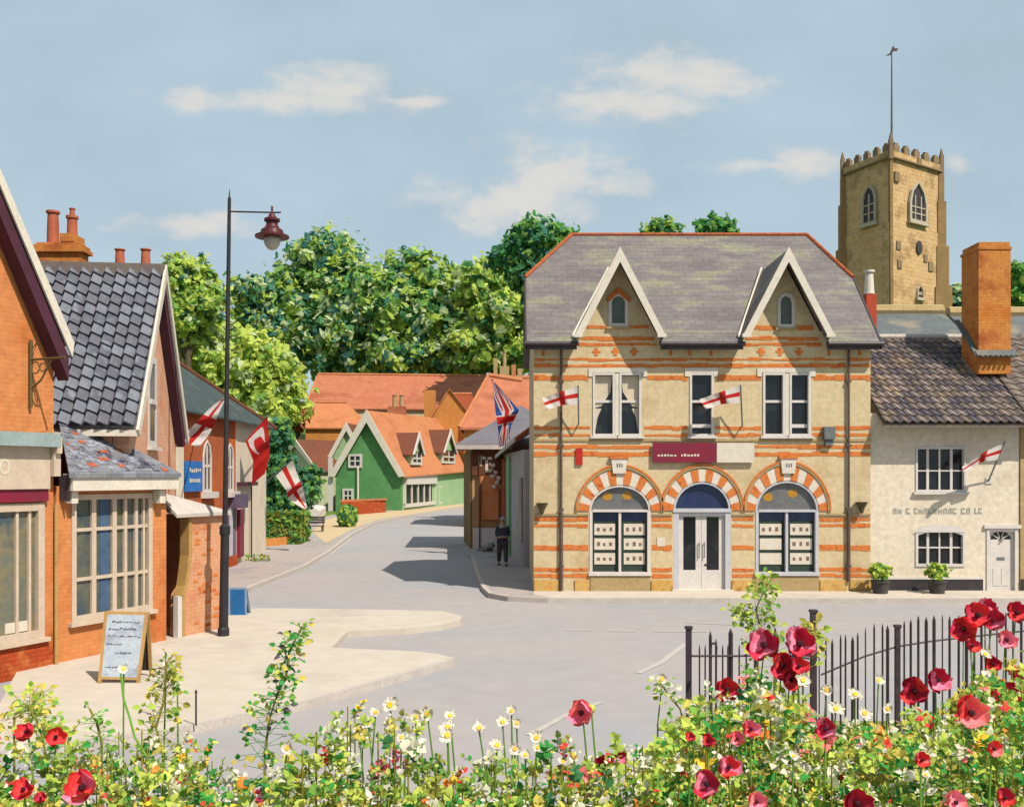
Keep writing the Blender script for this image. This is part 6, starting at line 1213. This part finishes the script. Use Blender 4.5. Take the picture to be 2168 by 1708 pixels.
shoot('yellow green leafy shoot beside the menu board', [(352,1400),(350,1440),(345,1490),(330,1540),(345,1600)], 4.8, 90, .017, [lg6,lg9,lg1,lg2], .04)
shoot('leafy shoot with bluish leaves at the left below the menu board', [(190,1500),(205,1530),(215,1570),(215,1640)], 4.6, 40, .016, [lg2,lg7,lg5], .03)
shoot('lime shoot in front of the buff plinth, rising above the pink poppies', [(1625,1235),(1600,1290),(1612,1330),(1640,1390)], 6.4, 120, .023, [lg1,lg8,lg2], .06)
shoot('lime shoot reaching left in front of the bank doorstep', [(1545,1290),(1575,1310),(1605,1345)], 6.4, 36, .02, [lg1,lg8,lg2], .045)
shoot('golden leafy shoot around the middle railing post', [(1728,1330),(1720,1350),(1700,1372)], 6.6, 46, .026, [lg9,lg6,lg1], .05)
shoot('pale leafy shoot left of the railing end post', [(1395,1440),(1415,1470),(1440,1500),(1450,1540)], 6.2, 46, .022, [lg10,lg2,lg1], .05)
shoot('green and gold shoot at the far left of the bed', [(60,1490),(75,1520),(90,1560),(100,1620)], 4.6, 60, .018, [lg2,lg9,lg1], .06)
shoot('bright yellow leaves near the orange shop foot', [(90,1465),(60,1500),(30,1520)], 4.9, 40, .018, [lg9,lg8], .06)
m = MB(); pts = [P(256,1425,4.8),P(262,1480,4.75),P(275,1520,4.7),P(285,1560,4.65),P(310,1600,4.6)]; m.tube(pts+[V((P(330,1640,4.6).x,4.6,TZ))], .006, 5); tag(build('bent_stem', m, lg2, None, pts[-1]), 'bare bent green stem crossing the pavement below the menu board', 'stem')
# the mass of leaves: density falls with height above the bed
MATS = [lg1,lg2,lg7,lg8,lg6,lg9,lg10,lg3,pm_ye,pm_red,pm_wh,pm_or,pm_cor]
WT =   [6,  4.4,3.4,5.6,2.6,2.6,4.6,1.2,.6,  .6,  1.2,  .3,  .4]
FMIX = [0,1,2,3,5,6,0,1,3,10]
def foliage(name, n, topf, x0, x1, d0, d1, sz, wts, cl=7):
    m = MB(); k = 0
    while k < n:
        x = random.uniform(x0,x1); d = random.uniform(d0,d1); yt = topf(x)
        y = yt+(1790-yt)*random.random()**.75; p = P(x,y,d)
        if p.z < TZ+.01: continue
        if random.random() < .25 and noise.noise(V((x*.012,y*.016,d))) < -.18: continue
        mi = random.choices(range(len(MATS)),weights=wts)[0]
        sp_ = sz*random.uniform(.6,1.15); sprig(m, V((p.x,p.y,max(TZ,p.z-.05))), V((random.uniform(-.9,.9),random.uniform(-.7,.2),random.uniform(.2,1.2))), sz*random.uniform(3.2,5.5), cl, sp_, mi, 4, FMIX); k += cl
    # stems reaching the soil
    for _ in range(int(n/90)):
        x = random.uniform(x0,x1); d = random.uniform(d0,d1); p = P(x,topf(x)+random.uniform(10,120),d)
        if p.z > TZ+.05: m.mi = 4; m.tube([(p.x,d,TZ),p], .003, 4, False)
    return tag(build(name, m, MATS), kind='stuff')
def topL(x):
    return 1572+ 34*math.sin(x*.013+1)+20*math.sin(x*.041) - (60 if x < 160 else 0) - (45 if 640 < x < 900 else 0) + (25 if 1150 < x < 1330 else 0)
def topR(x):
    t = [(1380,1620),(1440,1520),(1500,1465),(1600,1425),(1690,1470),(1760,1530),(1880,1545),(1960,1500),(2060,1430),(2180,1385)]
    for a,b_ in zip(t,t[1:]):
        if a[0] <= x <= b_[0]: return a[1]+(b_[1]-a[1])*(x-a[0])/(b_[0]-a[0])+12*math.sin(x*.07)
    return t[0][1] if x < 1380 else t[-1][1]
foliage('foliage', 8800, topL, -40, 1430, 4.0, 5.1, .022, WT)
foliage('foliage', 11500, topR, 1385, 2230, 4.3, 6.8, .027, WT)
foliage('foliage', 3600, lambda x: 1560, 1370, 2230, 3.9, 4.8, .021, WT)
foliage('foliage', 3600, lambda x: 1650+15*math.sin(x*.03), -40, 1430, 3.8, 4.6, .022, WT)
